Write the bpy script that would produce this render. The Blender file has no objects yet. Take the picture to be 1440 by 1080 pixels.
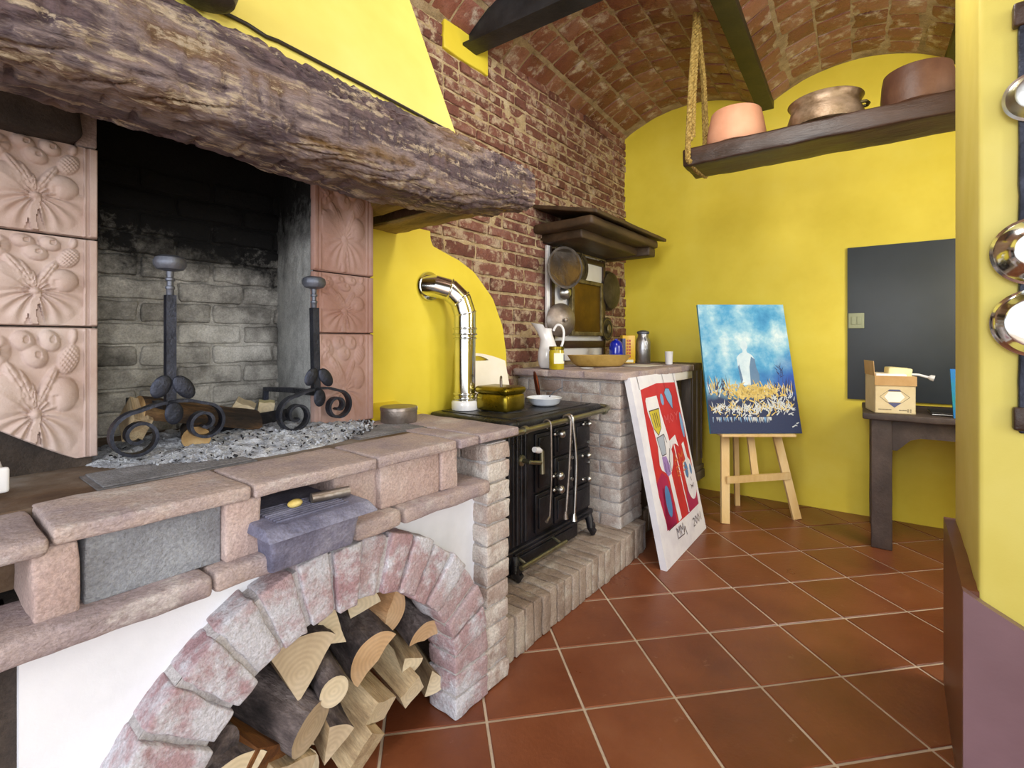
import bpy, bmesh, math, random
from mathutils import Vector, Matrix, noise
random.seed(7)
PI = math.pi
sc = bpy.context.scene
COL = sc.collection

# ------------------------------------------------------------------ frames
AA = math.atan2(.785, .62)          # direction of the hearth wall
BA = math.atan2(-.577, .817)        # direction of the far wall
FR = {'A': Matrix.Rotation(AA, 4, 'Z'),
      'B': Matrix.Translation((1.014, 4.366, 0)) @ Matrix.Rotation(BA, 4, 'Z'),
      'C': Matrix.Identity(4)}
def S(u, n):                         # place along the hearth wall seen at column u, n metres off axis
    x = (u - 720) / 688.
    return (.62 * x + .785) * n / (.62 - .785 * x)
def ZA(u, v, n):
    x = (u - 720) / 688.
    return 1.2 - (v - 480) / 688. * n / (.62 - .785 * x)

# ------------------------------------------------------------------ colours and materials
def H(h):
    h = h.lstrip('#'); r = []
    for i in (0, 2, 4):
        c = int(h[i:i + 2], 16) / 255.
        r.append(c / 12.92 if c <= .04045 else ((c + .055) / 1.055) ** 2.4)
    return (r[0], r[1], r[2], 1)
M = {}
def mk(name, cols, scale=8, detail=6, rough=.7, metal=0, bump=.2, bscale=40, tint=0, stretch=(1, 1, 1),
       smear=None, smear_scale=6, smear_lo=.5, smear_hi=.62, rr=None, dist=.01, coat=0, spec=.5, contrast=1.0, trans=0, bdet=8, smear2=None, grain=None):
    m = bpy.data.materials.new(name); m.use_nodes = True
    nt = m.node_tree; N = nt.nodes; L = nt.links
    b = N['Principled BSDF']
    tc = N.new('ShaderNodeTexCoord'); mp = N.new('ShaderNodeMapping')
    mp.inputs['Scale'].default_value = stretch
    L.new(tc.outputs['Object'], mp.inputs['Vector'])
    n1 = N.new('ShaderNodeTexNoise'); n1.inputs['Scale'].default_value = scale; n1.inputs['Detail'].default_value = detail
    n1.inputs['Roughness'].default_value = .62
    L.new(mp.outputs[0], n1.inputs['Vector'])
    fac = n1.outputs['Fac']
    mr = N.new('ShaderNodeMapRange'); mr.inputs[1].default_value = .5 - .2 / contrast; mr.inputs[2].default_value = .5 + .2 / contrast
    L.new(fac, mr.inputs[0]); fac = mr.outputs[0]
    if tint:
        at = N.new('ShaderNodeAttribute'); at.attribute_name = 'tint'
        mx = N.new('ShaderNodeMix'); mx.data_type = 'FLOAT'; mx.inputs[0].default_value = tint
        L.new(fac, mx.inputs[2]); L.new(at.outputs['Fac'], mx.inputs[3]); fac = mx.outputs[0]
    cr = N.new('ShaderNodeValToRGB'); e = cr.color_ramp.elements
    cs = [H(c) if isinstance(c, str) else c for c in cols]
    while len(e) < len(cs): e.new(.5)
    for i, c in enumerate(cs):
        e[i].position = i / max(1, len(cs) - 1); e[i].color = c
    if len(cs) == 1: e[1].color = cs[0]; e[1].position = 1
    L.new(fac, cr.inputs[0]); colr = cr.outputs[0]
    if smear:
        n2 = N.new('ShaderNodeTexNoise'); n2.inputs['Scale'].default_value = smear_scale; n2.inputs['Detail'].default_value = 9
        n2.inputs['Roughness'].default_value = .7
        L.new(mp.outputs[0], n2.inputs['Vector'])
        m2 = N.new('ShaderNodeMapRange'); m2.inputs[1].default_value = smear_lo; m2.inputs[2].default_value = smear_hi
        L.new(n2.outputs['Fac'], m2.inputs[0])
        mc = N.new('ShaderNodeMix'); mc.data_type = 'RGBA'
        L.new(m2.outputs[0], mc.inputs[0]); L.new(colr, mc.inputs[6]); mc.inputs[7].default_value = H(smear)
        colr = mc.outputs[2]
    if smear2:
        c2, sc2, lo2, hi2, st2 = smear2
        mp2 = N.new('ShaderNodeMapping'); mp2.inputs['Scale'].default_value = st2; L.new(tc.outputs['Object'], mp2.inputs['Vector'])
        n4 = N.new('ShaderNodeTexNoise'); n4.inputs['Scale'].default_value = sc2; n4.inputs['Detail'].default_value = 8; n4.inputs['Roughness'].default_value = .7
        L.new(mp2.outputs[0], n4.inputs['Vector'])
        m4 = N.new('ShaderNodeMapRange'); m4.inputs[1].default_value = lo2; m4.inputs[2].default_value = hi2; L.new(n4.outputs['Fac'], m4.inputs[0])
        mc2 = N.new('ShaderNodeMix'); mc2.data_type = 'RGBA'; L.new(m4.outputs[0], mc2.inputs[0]); L.new(colr, mc2.inputs[6]); mc2.inputs[7].default_value = H(c2)
        colr = mc2.outputs[2]
    if grain is None: grain = .26 if bump >= .6 else 0
    if grain:
        n5 = N.new('ShaderNodeTexNoise'); n5.inputs['Scale'].default_value = 170; n5.inputs['Detail'].default_value = 5; n5.inputs['Roughness'].default_value = .7
        L.new(mp.outputs[0], n5.inputs['Vector'])
        m5 = N.new('ShaderNodeMapRange'); m5.inputs[1].default_value = .35; m5.inputs[2].default_value = .65; m5.inputs[3].default_value = 1 - grain; m5.inputs[4].default_value = 1 + grain * .55
        L.new(n5.outputs['Fac'], m5.inputs[0])
        vm = N.new('ShaderNodeVectorMath'); vm.operation = 'SCALE'; L.new(colr, vm.inputs[0]); L.new(m5.outputs[0], vm.inputs['Scale'])
        colr = vm.outputs[0]
    L.new(colr, b.inputs['Base Color'])
    b.inputs['Roughness'].default_value = rough; b.inputs['Metallic'].default_value = metal
    b.inputs['Specular IOR Level'].default_value = spec
    if coat: b.inputs['Coat Weight'].default_value = coat; b.inputs['Coat Roughness'].default_value = .15
    if trans: b.inputs['Transmission Weight'].default_value = trans
    if rr:
        r2 = N.new('ShaderNodeMapRange'); r2.inputs[3].default_value = rr[0]; r2.inputs[4].default_value = rr[1]
        L.new(mr.outputs[0], r2.inputs[0]); L.new(r2.outputs[0], b.inputs['Roughness'])
    if bump:
        n3 = N.new('ShaderNodeTexNoise'); n3.inputs['Scale'].default_value = bscale; n3.inputs['Detail'].default_value = bdet
        n3.inputs['Roughness'].default_value = .65
        L.new(mp.outputs[0], n3.inputs['Vector'])
        bp = N.new('ShaderNodeBump'); bp.inputs['Strength'].default_value = bump; bp.inputs['Distance'].default_value = dist
        L.new(n3.outputs['Fac'], bp.inputs['Height']); L.new(bp.outputs[0], b.inputs['Normal'])
    M[name] = m
    return m

mk('yellow_wall', ['#dcc634', '#e4cf3e', '#e8d54c'], 2.2, 4, .55, bump=.12, bscale=18)
mk('yellow', ['#d2c25a', '#d9cb67', '#dfd276'], 2.2, 4, .62, bump=.12, bscale=18)
mk('yellow_deep', ['#cdb82a', '#d6c236', '#dac83f'], 2.2, 4, .5, bump=.1, bscale=18)
mk('brick_red', ['#542f26', '#714338', '#865548', '#9c7468'], 14, 8, .62, bump=1, bscale=60, tint=.5, smear='#bda78e', smear_scale=15, smear_lo=.50, smear_hi=.60, dist=.015)
mk('mortar_tan', ['#8f7a58', '#b39d78', '#c9b89a'], 12, 8, .9, bump=.9, bscale=60)
mk('brick_pale', ['#8f7a72', '#a8958c', '#baaaa2', '#c6bab3'], 9, 8, .85, bump=.8, bscale=60, tint=.5, smear='#d4cdc7', smear_scale=8, smear_lo=.44, smear_hi=.58)
mk('brick_arch', ['#96757a', '#ab8b90', '#b59c9f', '#b3aab0'], 9, 8, .85, bump=1, bscale=60, tint=.45, smear='#cdccd4', smear_scale=7, smear_lo=.45, smear_hi=.56)
mk('brick_step', ['#7c6a5c', '#9a8879', '#ad9d8f', '#b8ab9f'], 9, 8, .85, bump=.8, bscale=60, tint=.5, smear='#c0b6a8', smear_scale=8, smear_lo=.52, smear_hi=.66)
mk('mortar_grey', ['#a09b9b', '#bfbabb', '#d0cccd'], 12, 8, .9, bump=.9, bscale=70)
mk('slab', ['#8b7d7b', '#a49497', '#b8a59f', '#c3ada2'], 7, 9, .8, bump=.9, bscale=50, tint=.3, smear='#cdc5c2', smear_scale=5, smear_lo=.55, smear_hi=.7, stretch=(1, 1, 1.5))
mk('panel_grey', ['#80828a', '#9a9da5', '#b1b4ba'], 9, 9, .75, bump=1, bscale=90, tint=.2)
mk('panel_pink', ['#a48983', '#b9a29c', '#c9b8b3'], 7, 8, .8, bump=.7, bscale=60, tint=.3)
mk('white_plaster', ['#d5d8e0', '#e4e6ee', '#eceef4'], 3, 4, .8, bump=.15, bscale=30)
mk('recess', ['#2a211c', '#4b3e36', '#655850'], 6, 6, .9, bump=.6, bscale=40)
mk('beam_wood', ['#33252a', '#5a4448', '#7c6668', '#54434a', '#a08d8a', '#7a5c48', '#a58a62'], 6, 12, .6, bump=1, bscale=34, stretch=(.3, 1.5, 1.5), smear='#c9b59c', smear_scale=24, smear_lo=.535, smear_hi=.60, contrast=1.1, dist=.03, bdet=12, smear2=('#84643a', 4.5, .55, .66, (.35, 1.3, 1.6)))
mk('corbel_wood', ['#3d2c12', '#7a5f2c', '#9c8246', '#b09a62'], 8, 9, .7, bump=.9, bscale=30, stretch=(1.2, .3, 1.2))
mk('old_wood', ['#2f2216', '#463524', '#5a4734'], 8, 9, .55, bump=.5, bscale=30, stretch=(.3, 1, 1))
mk('shelf_wood', ['#251710', '#38241a', '#4a3226'], 9, 9, .38, bump=.5, bscale=30, stretch=(.25, 1, 1), rr=(.3, .5))
mk('table_wood', ['#352b28', '#463a36', '#564943'], 8, 9, .6, bump=.5, bscale=40, stretch=(1, 1, .6), smear='#9a9088', smear_scale=30, smear_lo=.69, smear_hi=.73)
mk('cupboard_wood', ['#3c342e', '#5a4f46', '#6f655c'], 7, 8, .6, bump=.5, bscale=30, stretch=(1.5, 1.5, .25))
mk('easel_wood', ['#d0aa6a', '#dfbe84', '#e8cc98'], 6, 7, .5, bump=.2, bscale=30, stretch=(1.5, 1.5, .3))
mk('terracotta', ['#9a7a6f', '#af958b', '#bfaaa2', '#cabbb5'], 3.5, 6, .75, bump=.25, bscale=80, tint=.25)
mk('terracotta_right', ['#8b6357', '#a27b6f', '#b29188', '#c0a69f'], 4, 6, .75, bump=.25, bscale=80, tint=.3)
mk('iron_tray', ['#4c4c60', '#696980', '#838399', '#a0a0b2'], 7, 9, .6, .1, bump=.6, bscale=60)
mk('iron', ['#22242c', '#363945', '#4b4f5e'], 10, 8, .42, .75, bump=.5, bscale=45)
mk('iron_knob', ['#4b4e58', '#656975', '#7c808c'], 10, 8, .45, .6, bump=.3, bscale=45)
mk('cast_black', ['#0d0c0e', '#17161a', '#24222a'], 8, 7, .33, .2, bump=.25, bscale=40, rr=(.25, .5))
mk('stove_top', ['#1c1c1e', '#2e2e31', '#49494b'], 8, 8, .3, .5, bump=.3, bscale=40, rr=(.22, .42))
mk('girder', ['#1d1e20', '#2a2b2e', '#38393c'], 6, 6, .45, .3, bump=.25, bscale=30)
mk('girder_brown', ['#1c1a0e', '#2b2815', '#383318'], 6, 6, .55, .1, bump=.25, bscale=30)
mk('grate', ['#5f5d60', '#77767a', '#918f93'], 9, 8, .6, .4, bump=.6, bscale=60)
mk('chrome', ['#c9cbc8', '#e2e3e0', '#f0f0ee'], 4, 3, .13, 1, bump=.03, bscale=14)
mk('steel_soft', ['#a9a9a6', '#bdbdba', '#cfcfcc'], 9, 6, .3, 1, bump=.12, bscale=30)
mk('rail_metal', ['#7b7862', '#98957e', '#aaa894'], 9, 6, .32, .9, bump=.1, bscale=30)
mk('aluminium', ['#8c8c90', '#b0b0b4', '#c6c6ca'], 14, 6, .35, .9, bump=.4, bscale=18)
mk('brass', ['#6a5c12', '#857422', '#9c8b3a'], 7, 6, .3, .9, bump=.12, bscale=24, rr=(.22, .42))
mk('copper', ['#5e2a12', '#7e3a1c', '#95502c'], 6, 6, .38, .8, bump=.1, bscale=24)
mk('pewter', ['#6c625b', '#8b8078', '#a09a96'], 9, 6, .4, .8, bump=.3, bscale=24)
mk('ochre_metal', ['#4d3606', '#634708', '#775812'], 5, 4, .45, .5, bump=.1, bscale=24)
mk('bronze', ['#4b4028', '#6e6242', '#8c8260'], 16, 6, .5, .6, bump=.3, bscale=40)
mk('dark_pan', ['#2b2624', '#443d39', '#5a534e'], 9, 6, .42, .6, bump=.3, bscale=24)
mk('enamel_white', ['#dedee2', '#eeeef2'], 4, 3, .2, bump=.03, bscale=20, coat=.4)
mk('enamel_blue_white', ['#bcc4d4', '#d8dfea', '#e8edf4'], 6, 4, .22, bump=.03, bscale=20, coat=.4)
mk('cobalt', ['#0a1c8e', '#1226ae', '#1a30c0'], 5, 3, .15, bump=.02, bscale=20, coat=.5)
mk('white', ['#e6e3de', '#f2f0ec'], 4, 3, .6, bump=.05, bscale=30)
mk('cream_board', ['#e9e1cf', '#f3ecdc', '#f8f3e8'], 4, 3, .45, bump=.04, bscale=30)
mk('black_board', ['#30363b', '#363c42', '#3b4249'], 1.6, 4, .45, bump=.03, bscale=30)
mk('switch', ['#8d9272', '#9a9f80'], 5, 3, .5, bump=0)
mk('cardboard', ['#b48c58', '#c09a68', '#c9a778'], 6, 6, .8, bump=.1, bscale=60)
mk('cardboard_pale', ['#cdb88c', '#d8c59c', '#dfcfaa'], 6, 6, .8, bump=.1, bscale=60)
mk('print_blue', ['#4d5076', '#5c5f86'], 5, 3, .7, bump=0)
mk('print_dark', ['#4e4436', '#5c5142'], 5, 3, .7, bump=0)
mk('cream', ['#e2d49a', '#ebe0b0'], 5, 3, .6, bump=.1, bscale=30)
mk('paper', ['#e8e4dc', '#f1eee8'], 5, 3, .6, bump=.1, bscale=30)
mk('dark_plastic', ['#24211f', '#2e2a28'], 5, 3, .35, bump=0)
mk('rope', ['#6e5420', '#b3944c', '#d2b672'], 70, 8, .85, bump=1, bscale=160)
mk('pot_terracotta', ['#c98b6a', '#d79b7c', '#dfa88a'], 3, 4, .75, bump=.1, bscale=60)
mk('old_copper', ['#5b4630', '#7f6850', '#a08a74', '#b59c88'], 8, 8, .45, .5, bump=.3, bscale=25, stretch=(1, 1, 1.6))
mk('brown_pot', ['#4e3127', '#60402f', '#70503d'], 6, 6, .5, bump=.2, bscale=30)
mk('black_pot', ['#2f2a28', '#453f3c', '#5c5653'], 6, 6, .5, .4, bump=.3, bscale=30)
mk('wood_bowl', ['#8a6a2c', '#a98a46', '#c0a05c'], 6, 7, .5, bump=.3, bscale=30, stretch=(.3, 1, 1))
mk('bark', ['#1f1a1c', '#443b3c', '#6d6160', '#8d8280'], 16, 10, .92, bump=1, bscale=38, stretch=(1.3, 1.3, .5), dist=.02)
mk('bark_brown', ['#2c1c10', '#553a22', '#7b5c3e'], 16, 10, .92, bump=1, bscale=38, stretch=(1.3, 1.3, .5), dist=.02)
mk('split_wood', ['#8c7458', '#b19a78', '#c8b594'], 14, 9, .8, bump=.7, bscale=45, stretch=(1.5, 1.5, .25))
mk('split_brown2', ['#9a6f48', '#b58a60', '#c9a47c'], 12, 9, .8, bump=.7, bscale=45, stretch=(1.5, 1.5, .25))
mk('split_brown', ['#3b200a', '#6a3e14', '#93612a'], 12, 9, .8, bump=.7, bscale=45, stretch=(1.5, 1.5, .25))
def ringwood(name, c1, c2, c3):
    m = mk(name, [c1, c2, c3], 6, 8, .8, bump=.3, bscale=60)
    nt = m.node_tree; N = nt.nodes; L = nt.links
    tc = N.new('ShaderNodeTexCoord'); w = N.new('ShaderNodeTexWave'); w.wave_type = 'RINGS'; w.rings_direction = 'Z'
    w.inputs['Scale'].default_value = 26; w.inputs['Distortion'].default_value = 3; w.inputs['Detail'].default_value = 3
    L.new(tc.outputs['Object'], w.inputs['Vector'])
    b = N['Principled BSDF']; src = b.inputs['Base Color'].links[0].from_socket
    mx = N.new('ShaderNodeMix'); mx.data_type = 'RGBA'; mx.blend_type = 'MULTIPLY'; mx.inputs[0].default_value = .12
    L.new(src, mx.inputs[6]); L.new(w.outputs['Color'], mx.inputs[7]); L.new(mx.outputs[2], b.inputs['Base Color'])
ringwood('cut_pale', '#c4b290', '#d3c3a4', '#dfd1b6')
ringwood('cut_orange', '#b89468', '#c7a680', '#d3b896')
ringwood('cut_grey', '#a89478', '#bca98c', '#cab9a0')
mk('ash', ['#979ba6', '#c6cad4', '#e8ecf3'], 26, 10, .95, bump=1, bscale=60, smear='#3a3b42', smear_scale=60, smear_lo=.58, smear_hi=.66, dist=.02)
mk('char', ['#0d0c0f', '#1e1d22', '#3a3a42'], 20, 8, .8, bump=1, bscale=60)
mk('log_charred', ['#120e0c', '#33261c', '#6b4f33', '#94774f'], 12, 9, .85, bump=1, bscale=50, stretch=(1.3, 1.3, .3))
mk('log_toasted', ['#6a4a2c', '#a98858', '#cdb58a'], 5, 6, .8, bump=.3, bscale=50)
mk('olive_oil', ['#a08c14', '#b7a320', '#c8b62e'], 5, 3, .12, bump=0, coat=.6)
mk('label_white', ['#e8e6d0', '#f1f0dc'], 5, 3, .6, bump=0)
mk('label_blue', ['#25457e', '#30528c'], 5, 3, .6, bump=0)
mk('tin_yellow', ['#d3a51a', '#e0b428'], 5, 3, .35, bump=0)
mk('tin_red', ['#a5301c', '#b83a22'], 5, 3, .35, bump=0)
mk('box_navy', ['#333a6e', '#3f477c'], 5, 3, .4, bump=0)
mk('dado', ['#6b5056', '#74585e', '#7d6067'], 2, 4, .28, bump=.1, bscale=14)
mk('dado_brown', ['#5a3320', '#653a26', '#6e432c'], 2, 4, .35, bump=.1, bscale=14)
mk('cable', ['#1c1614', '#28201c'], 5, 3, .5, bump=0)
mk('p_red', ['#b8222a', '#c92c30', '#d4383a'], 5, 5, .55, bump=.1, bscale=50)
mk('p_white', ['#dedce6', '#eeedf4', '#f4f4f8'], 5, 5, .55, bump=.1, bscale=50)
mk('p_blue', ['#6f9fd0', '#87b4e0'], 8, 5, .55, bump=.1, bscale=50)
mk('p_blue2', ['#4677ae', '#5c8ec4'], 8, 5, .55, bump=.1, bscale=50)
mk('p_magenta', ['#a3184e', '#b82258'], 8, 5, .55, bump=.1, bscale=50)
mk('p_yellow', ['#cdb92c', '#dccb48'], 8, 5, .55, bump=.1, bscale=50)
mk('p_purple', ['#9877bd', '#a98bcc'], 8, 5, .55, bump=.1, bscale=50)
mk('p_grey', ['#a8b2c4', '#b8c2d2'], 8, 5, .55, bump=.1, bscale=50)
mk('p_line', ['#3e2c3c', '#4c3848'], 8, 5, .55, bump=0)
mk('p_orange', ['#dd7a3c', '#e68c4c'], 8, 5, .55, bump=0)
mk('p_pinkline', ['#e0707c', '#e88890'], 8, 5, .55, bump=0)
mk('g_gold', ['#c3a44a', '#d8bd6a', '#e6d490'], 30, 5, .6, bump=.3, bscale=80)
mk('g_pale', ['#c6ccd0', '#dde2e2'], 30, 5, .6, bump=.3, bscale=80)
mk('g_navy', ['#141f4a', '#1d2a5c'], 30, 5, .5, bump=.2, bscale=80)
mk('g_figure', ['#aac6d8', '#c8dde8', '#dce9ef'], 8, 5, .6, bump=.2, bscale=80)
mk('g_figdark', ['#4e7396', '#6485a8'], 8, 5, .6, bump=.2, bscale=80)
mk('g_canvas_side', ['#3f93b4', '#57a8c4'], 8, 5, .6, bump=0)
mk('teal_blue', ['#1a9a8c', '#1f74c8', '#1450b8'], 2.2, 5, .5, bump=0, contrast=1.3)
mk('lintel', ['#211a18', '#3a302a', '#54483f'], 5, 8, .85, bump=.8, bscale=26)
mk('soot', ['#070607', '#0e0c0d', '#171415'], 4, 6, .9, bump=.3, bscale=20)
mk('hearth_stone', ['#3b2617', '#5a4430', '#75685c', '#8c8580'], 4, 7, .7, bump=.4, bscale=40)

# soot-stained fireback brick: pale ash-dusted low down, black with soot above
def soot_brick(name, lo, hi, z0, z1):
    m = mk(name, lo, 9, 9, .9, bump=.9, bscale=50, tint=.3)
    nt = m.node_tree; N = nt.nodes; L = nt.links
    b = N['Principled BSDF']; src = b.inputs['Base Color'].links[0].from_socket
    tc = N.new('ShaderNodeTexCoord'); sp = N.new('ShaderNodeSeparateXYZ'); L.new(tc.outputs['Object'], sp.inputs[0])
    nz = N.new('ShaderNodeTexNoise'); nz.inputs['Scale'].default_value = 6; nz.inputs['Detail'].default_value = 9; nz.inputs['Roughness'].default_value = .75
    L.new(tc.outputs['Object'], nz.inputs['Vector'])
    ad = N.new('ShaderNodeMath'); ad.operation = 'MULTIPLY_ADD'; ad.inputs[1].default_value = .7
    L.new(nz.outputs['Fac'], ad.inputs[0]); L.new(sp.outputs[2], ad.inputs[2])
    mr = N.new('ShaderNodeMapRange'); mr.inputs[1].default_value = z0 + .35; mr.inputs[2].default_value = z1 + .35
    L.new(ad.outputs[0], mr.inputs[0])
    mx = N.new('ShaderNodeMix'); mx.data_type = 'RGBA'; mx.inputs[7].default_value = H(hi)
    L.new(mr.outputs[0], mx.inputs[0]); L.new(src, mx.inputs[6]); L.new(mx.outputs[2], b.inputs['Base Color'])
soot_brick('fireback', ['#3f3d3b', '#85827d', '#bcb9b3', '#dcd9d3'], '#0b0a0b', 1.36, 1.56)
soot_brick('fire_side', ['#7f8080', '#bcbdbc', '#dedfdb'], '#0d0c0d', 1.48, 1.75)

def vault_material():
    m = mk('vault_tile', ['#5f332a', '#7c493b', '#8d5b4d', '#a37e70'], 9, 8, .4, bump=.8, bscale=30, tint=.6, smear='#c6b8a9', smear_scale=8, smear_lo=.53, smear_hi=.66, rr=(.22, .5))
vault_material()
mk('vault_mortar', ['#7e6a4c', '#a08a6a', '#b7a486'], 10, 8, .85, bump=.8, bscale=50)
mk('floor_tile', ['#5f2f1a', '#713d25', '#80492d', '#8b5639'], 3.2, 8, .32, bump=.15, bscale=50, tint=.4, smear='#a27a62', smear_scale=14, smear_lo=.63, smear_hi=.8, rr=(.26, .42))
mk('grout', ['#b9a38c', '#c7b39c', '#d2c0aa'], 10, 6, .8, bump=.3, bscale=60)
mk('blue_sky_paint', ['#2a84bc', '#4da0cf', '#93c6dd', '#dcebee'], 4, 8, .6, contrast=1.2, bump=.35, bscale=60)

def painting_sky():
    m = M['blue_sky_paint']; nt = m.node_tree; N = nt.nodes; L = nt.links
    b = N['Principled BSDF']; src = b.inputs['Base Color'].links[0].from_socket
    tc = N.new('ShaderNodeTexCoord'); sp = N.new('ShaderNodeSeparateXYZ'); L.new(tc.outputs['Object'], sp.inputs[0])
    # deep blue towards the lower right of the canvas, navy water at the bottom
    nz = N.new('ShaderNodeTexNoise'); nz.inputs['Scale'].default_value = 7; nz.inputs['Detail'].default_value = 8
    L.new(tc.outputs['Object'], nz.inputs['Vector'])
    def mth(op, a, bb, c=None):
        n = N.new('ShaderNodeMath'); n.operation = op
        for i, x in enumerate((a, bb, c)):
            if x is None: continue
            if isinstance(x, (int, float)): n.inputs[i].default_value = x
            else: L.new(x, n.inputs[i])
        return n.outputs[0]
    k = mth('MULTIPLY_ADD', sp.outputs[0], .9, mth('MULTIPLY', sp.outputs[2], -1.3))
    k = mth('ADD', k, mth('MULTIPLY', nz.outputs['Fac'], .35))
    mr = N.new('ShaderNodeMapRange'); mr.inputs[1].default_value = -.03; mr.inputs[2].default_value = .24
    L.new(k, mr.inputs[0])
    mx = N.new('ShaderNodeMix'); mx.data_type = 'RGBA'; mx.inputs[7].default_value = H('#1a4dab')
    L.new(mr.outputs[0], mx.inputs[0]); L.new(src, mx.inputs[6])
    k2 = mth('ADD', sp.outputs[2], mth('MULTIPLY', nz.outputs['Fac'], -.12))
    m2 = N.new('ShaderNodeMapRange'); m2.inputs[1].default_value = .24; m2.inputs[2].default_value = .17
    L.new(k2, m2.inputs[0])
    mx2 = N.new('ShaderNodeMix'); mx2.data_type = 'RGBA'; mx2.inputs[7].default_value = H('#1b2a52')
    L.new(m2.outputs[0], mx2.inputs[0]); L.new(mx.outputs[2], mx2.inputs[6]); L.new(mx2.outputs[2], b.inputs['Base Color'])
painting_sky()

# ------------------------------------------------------------------ mesh builder
BASE = {}
class MB:
    def __init__(s):
        s.bm = bmesh.new(); s.t = s.bm.faces.layers.float.new('tint')
    def face(s, vs, m=0, tint=.5):
        try: f = s.bm.faces.new(vs)
        except ValueError: return None
        f.material_index = m; f[s.t] = tint; return f
    def v(s, p): return s.bm.verts.new(p)
    def quad(s, a, b, c, d, m=0, tint=.5): return s.face([s.v(a), s.v(b), s.v(c), s.v(d)], m, tint)
    def box(s, x0, x1, y0, y1, z0, z1, m=0, tint=.5, X=None, f=None):
        ps = [(x0, y0, z0), (x1, y0, z0), (x1, y1, z0), (x0, y1, z0), (x0, y0, z1), (x1, y0, z1), (x1, y1, z1), (x0, y1, z1)]
        ps = [Vector(p) for p in ps]
        if f: ps = [Vector(f(p)) for p in ps]
        if X: ps = [X @ p for p in ps]
        v = [s.v(p) for p in ps]
        for q in ((0, 3, 2, 1), (4, 5, 6, 7), (0, 1, 5, 4), (1, 2, 6, 5), (2, 3, 7, 6), (3, 0, 4, 7)):
            s.face([v[i] for i in q], m, tint)
    def rb(s, x0, x1, y0, y1, z0, z1, r=.005, amp=0, fr=12, div=0, m=0, tint=.5, f=None, X=None, seed=0):
        """rounded (and, with amp, weathered) block"""
        c = Vector(((x0 + x1) / 2, (y0 + y1) / 2, (z0 + z1) / 2)); h = (abs(x1 - x0) / 2, abs(y1 - y0) / 2, abs(z1 - z0) / 2)
        r = min(r, min(h) * .98)
        ax = []
        for hh in h:
            a = [-hh, -hh + .3 * r, -hh + r]; inner = 2 * (hh - r); n = 0
            if div: n = max(0, int(inner / div))
            a += [-hh + r + inner * (i + 1) / (n + 1) for i in range(n)]
            a += [hh - r, hh - .3 * r, hh]; ax.append(a)
        nx, ny, nz = [len(a) - 1 for a in ax]; V = {}
        sd = Vector((seed * 3.1, seed * 1.7, seed * 5.3))
        def gv(i, j, k):
            key = (i, j, k)
            if key in V: return V[key]
            p = Vector((ax[0][i], ax[1][j], ax[2][k]))
            q = Vector([max(-(h[w] - r), min(h[w] - r, p[w])) for w in range(3)])
            d = p - q
            if d.length > 1e-9: d.normalize(); p = q + d * r
            p = p + c
            if amp: p = p + noise.noise_vector(p * fr + sd) * amp + noise.noise_vector(p * fr * 3 + sd) * amp * .4
            if f: p = Vector(f(p))
            if X: p = X @ p
            V[key] = s.v(p); return V[key]
        for i in range(nx):
            for j in range(ny):
                s.face([gv(i, j, 0), gv(i, j + 1, 0), gv(i + 1, j + 1, 0), gv(i + 1, j, 0)], m, tint)
                s.face([gv(i, j, nz), gv(i + 1, j, nz), gv(i + 1, j + 1, nz), gv(i, j + 1, nz)], m, tint)
        for i in range(nx):
            for k in range(nz):
                s.face([gv(i, 0, k), gv(i + 1, 0, k), gv(i + 1, 0, k + 1), gv(i, 0, k + 1)], m, tint)
                s.face([gv(i, ny, k), gv(i, ny, k + 1), gv(i + 1, ny, k + 1), gv(i + 1, ny, k)], m, tint)
        for j in range(ny):
            for k in range(nz):
                s.face([gv(0, j, k), gv(0, j, k + 1), gv(0, j + 1, k + 1), gv(0, j + 1, k)], m, tint)
                s.face([gv(nx, j, k), gv(nx, j + 1, k), gv(nx, j + 1, k + 1), gv(nx, j, k + 1)], m, tint)
        return s
    def tube(s, pts, r, seg=12, m=0, tint=.5, flat=1, caps=True, up=None, closed=False):
        pts = [Vector(p) for p in pts]; n = len(pts)
        rs = r if isinstance(r, (list, tuple)) else [r] * n
        tans = []
        for i in range(n):
            if closed: d = pts[(i + 1) % n] - pts[i - 1]
            elif i == 0: d = pts[1] - pts[0]
            elif i == n - 1: d = pts[-1] - pts[-2]
            else: d = (pts[i + 1] - pts[i]).normalized() + (pts[i] - pts[i - 1]).normalized()
            tans.append(d.normalized())
        a = Vector(up) if up else (Vector((0, 0, 1)) if abs(tans[0].z) < .9 else Vector((1, 0, 0)))
        rings = []; prev = None
        for i in range(n):
            t = tans[i]
            if prev is None or up: x = (a - t * a.dot(t)).normalized()
            else: x = (prev - t * prev.dot(t)).normalized()
            prev = x; y = t.cross(x)
            rings.append([s.v(pts[i] + x * rs[i] * flat * math.cos(2 * PI * k / seg) + y * rs[i] * math.sin(2 * PI * k / seg)) for k in range(seg)])
        rng = range(n if closed else n - 1)
        for i in rng:
            A, B = rings[i], rings[(i + 1) % n]
            for k in range(seg):
                s.face([A[k], A[(k + 1) % seg], B[(k + 1) % seg], B[k]], m, tint)
        if caps and not closed:
            s.face(list(reversed(rings[0])), m, tint); s.face(rings[-1], m, tint)
        return s
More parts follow.
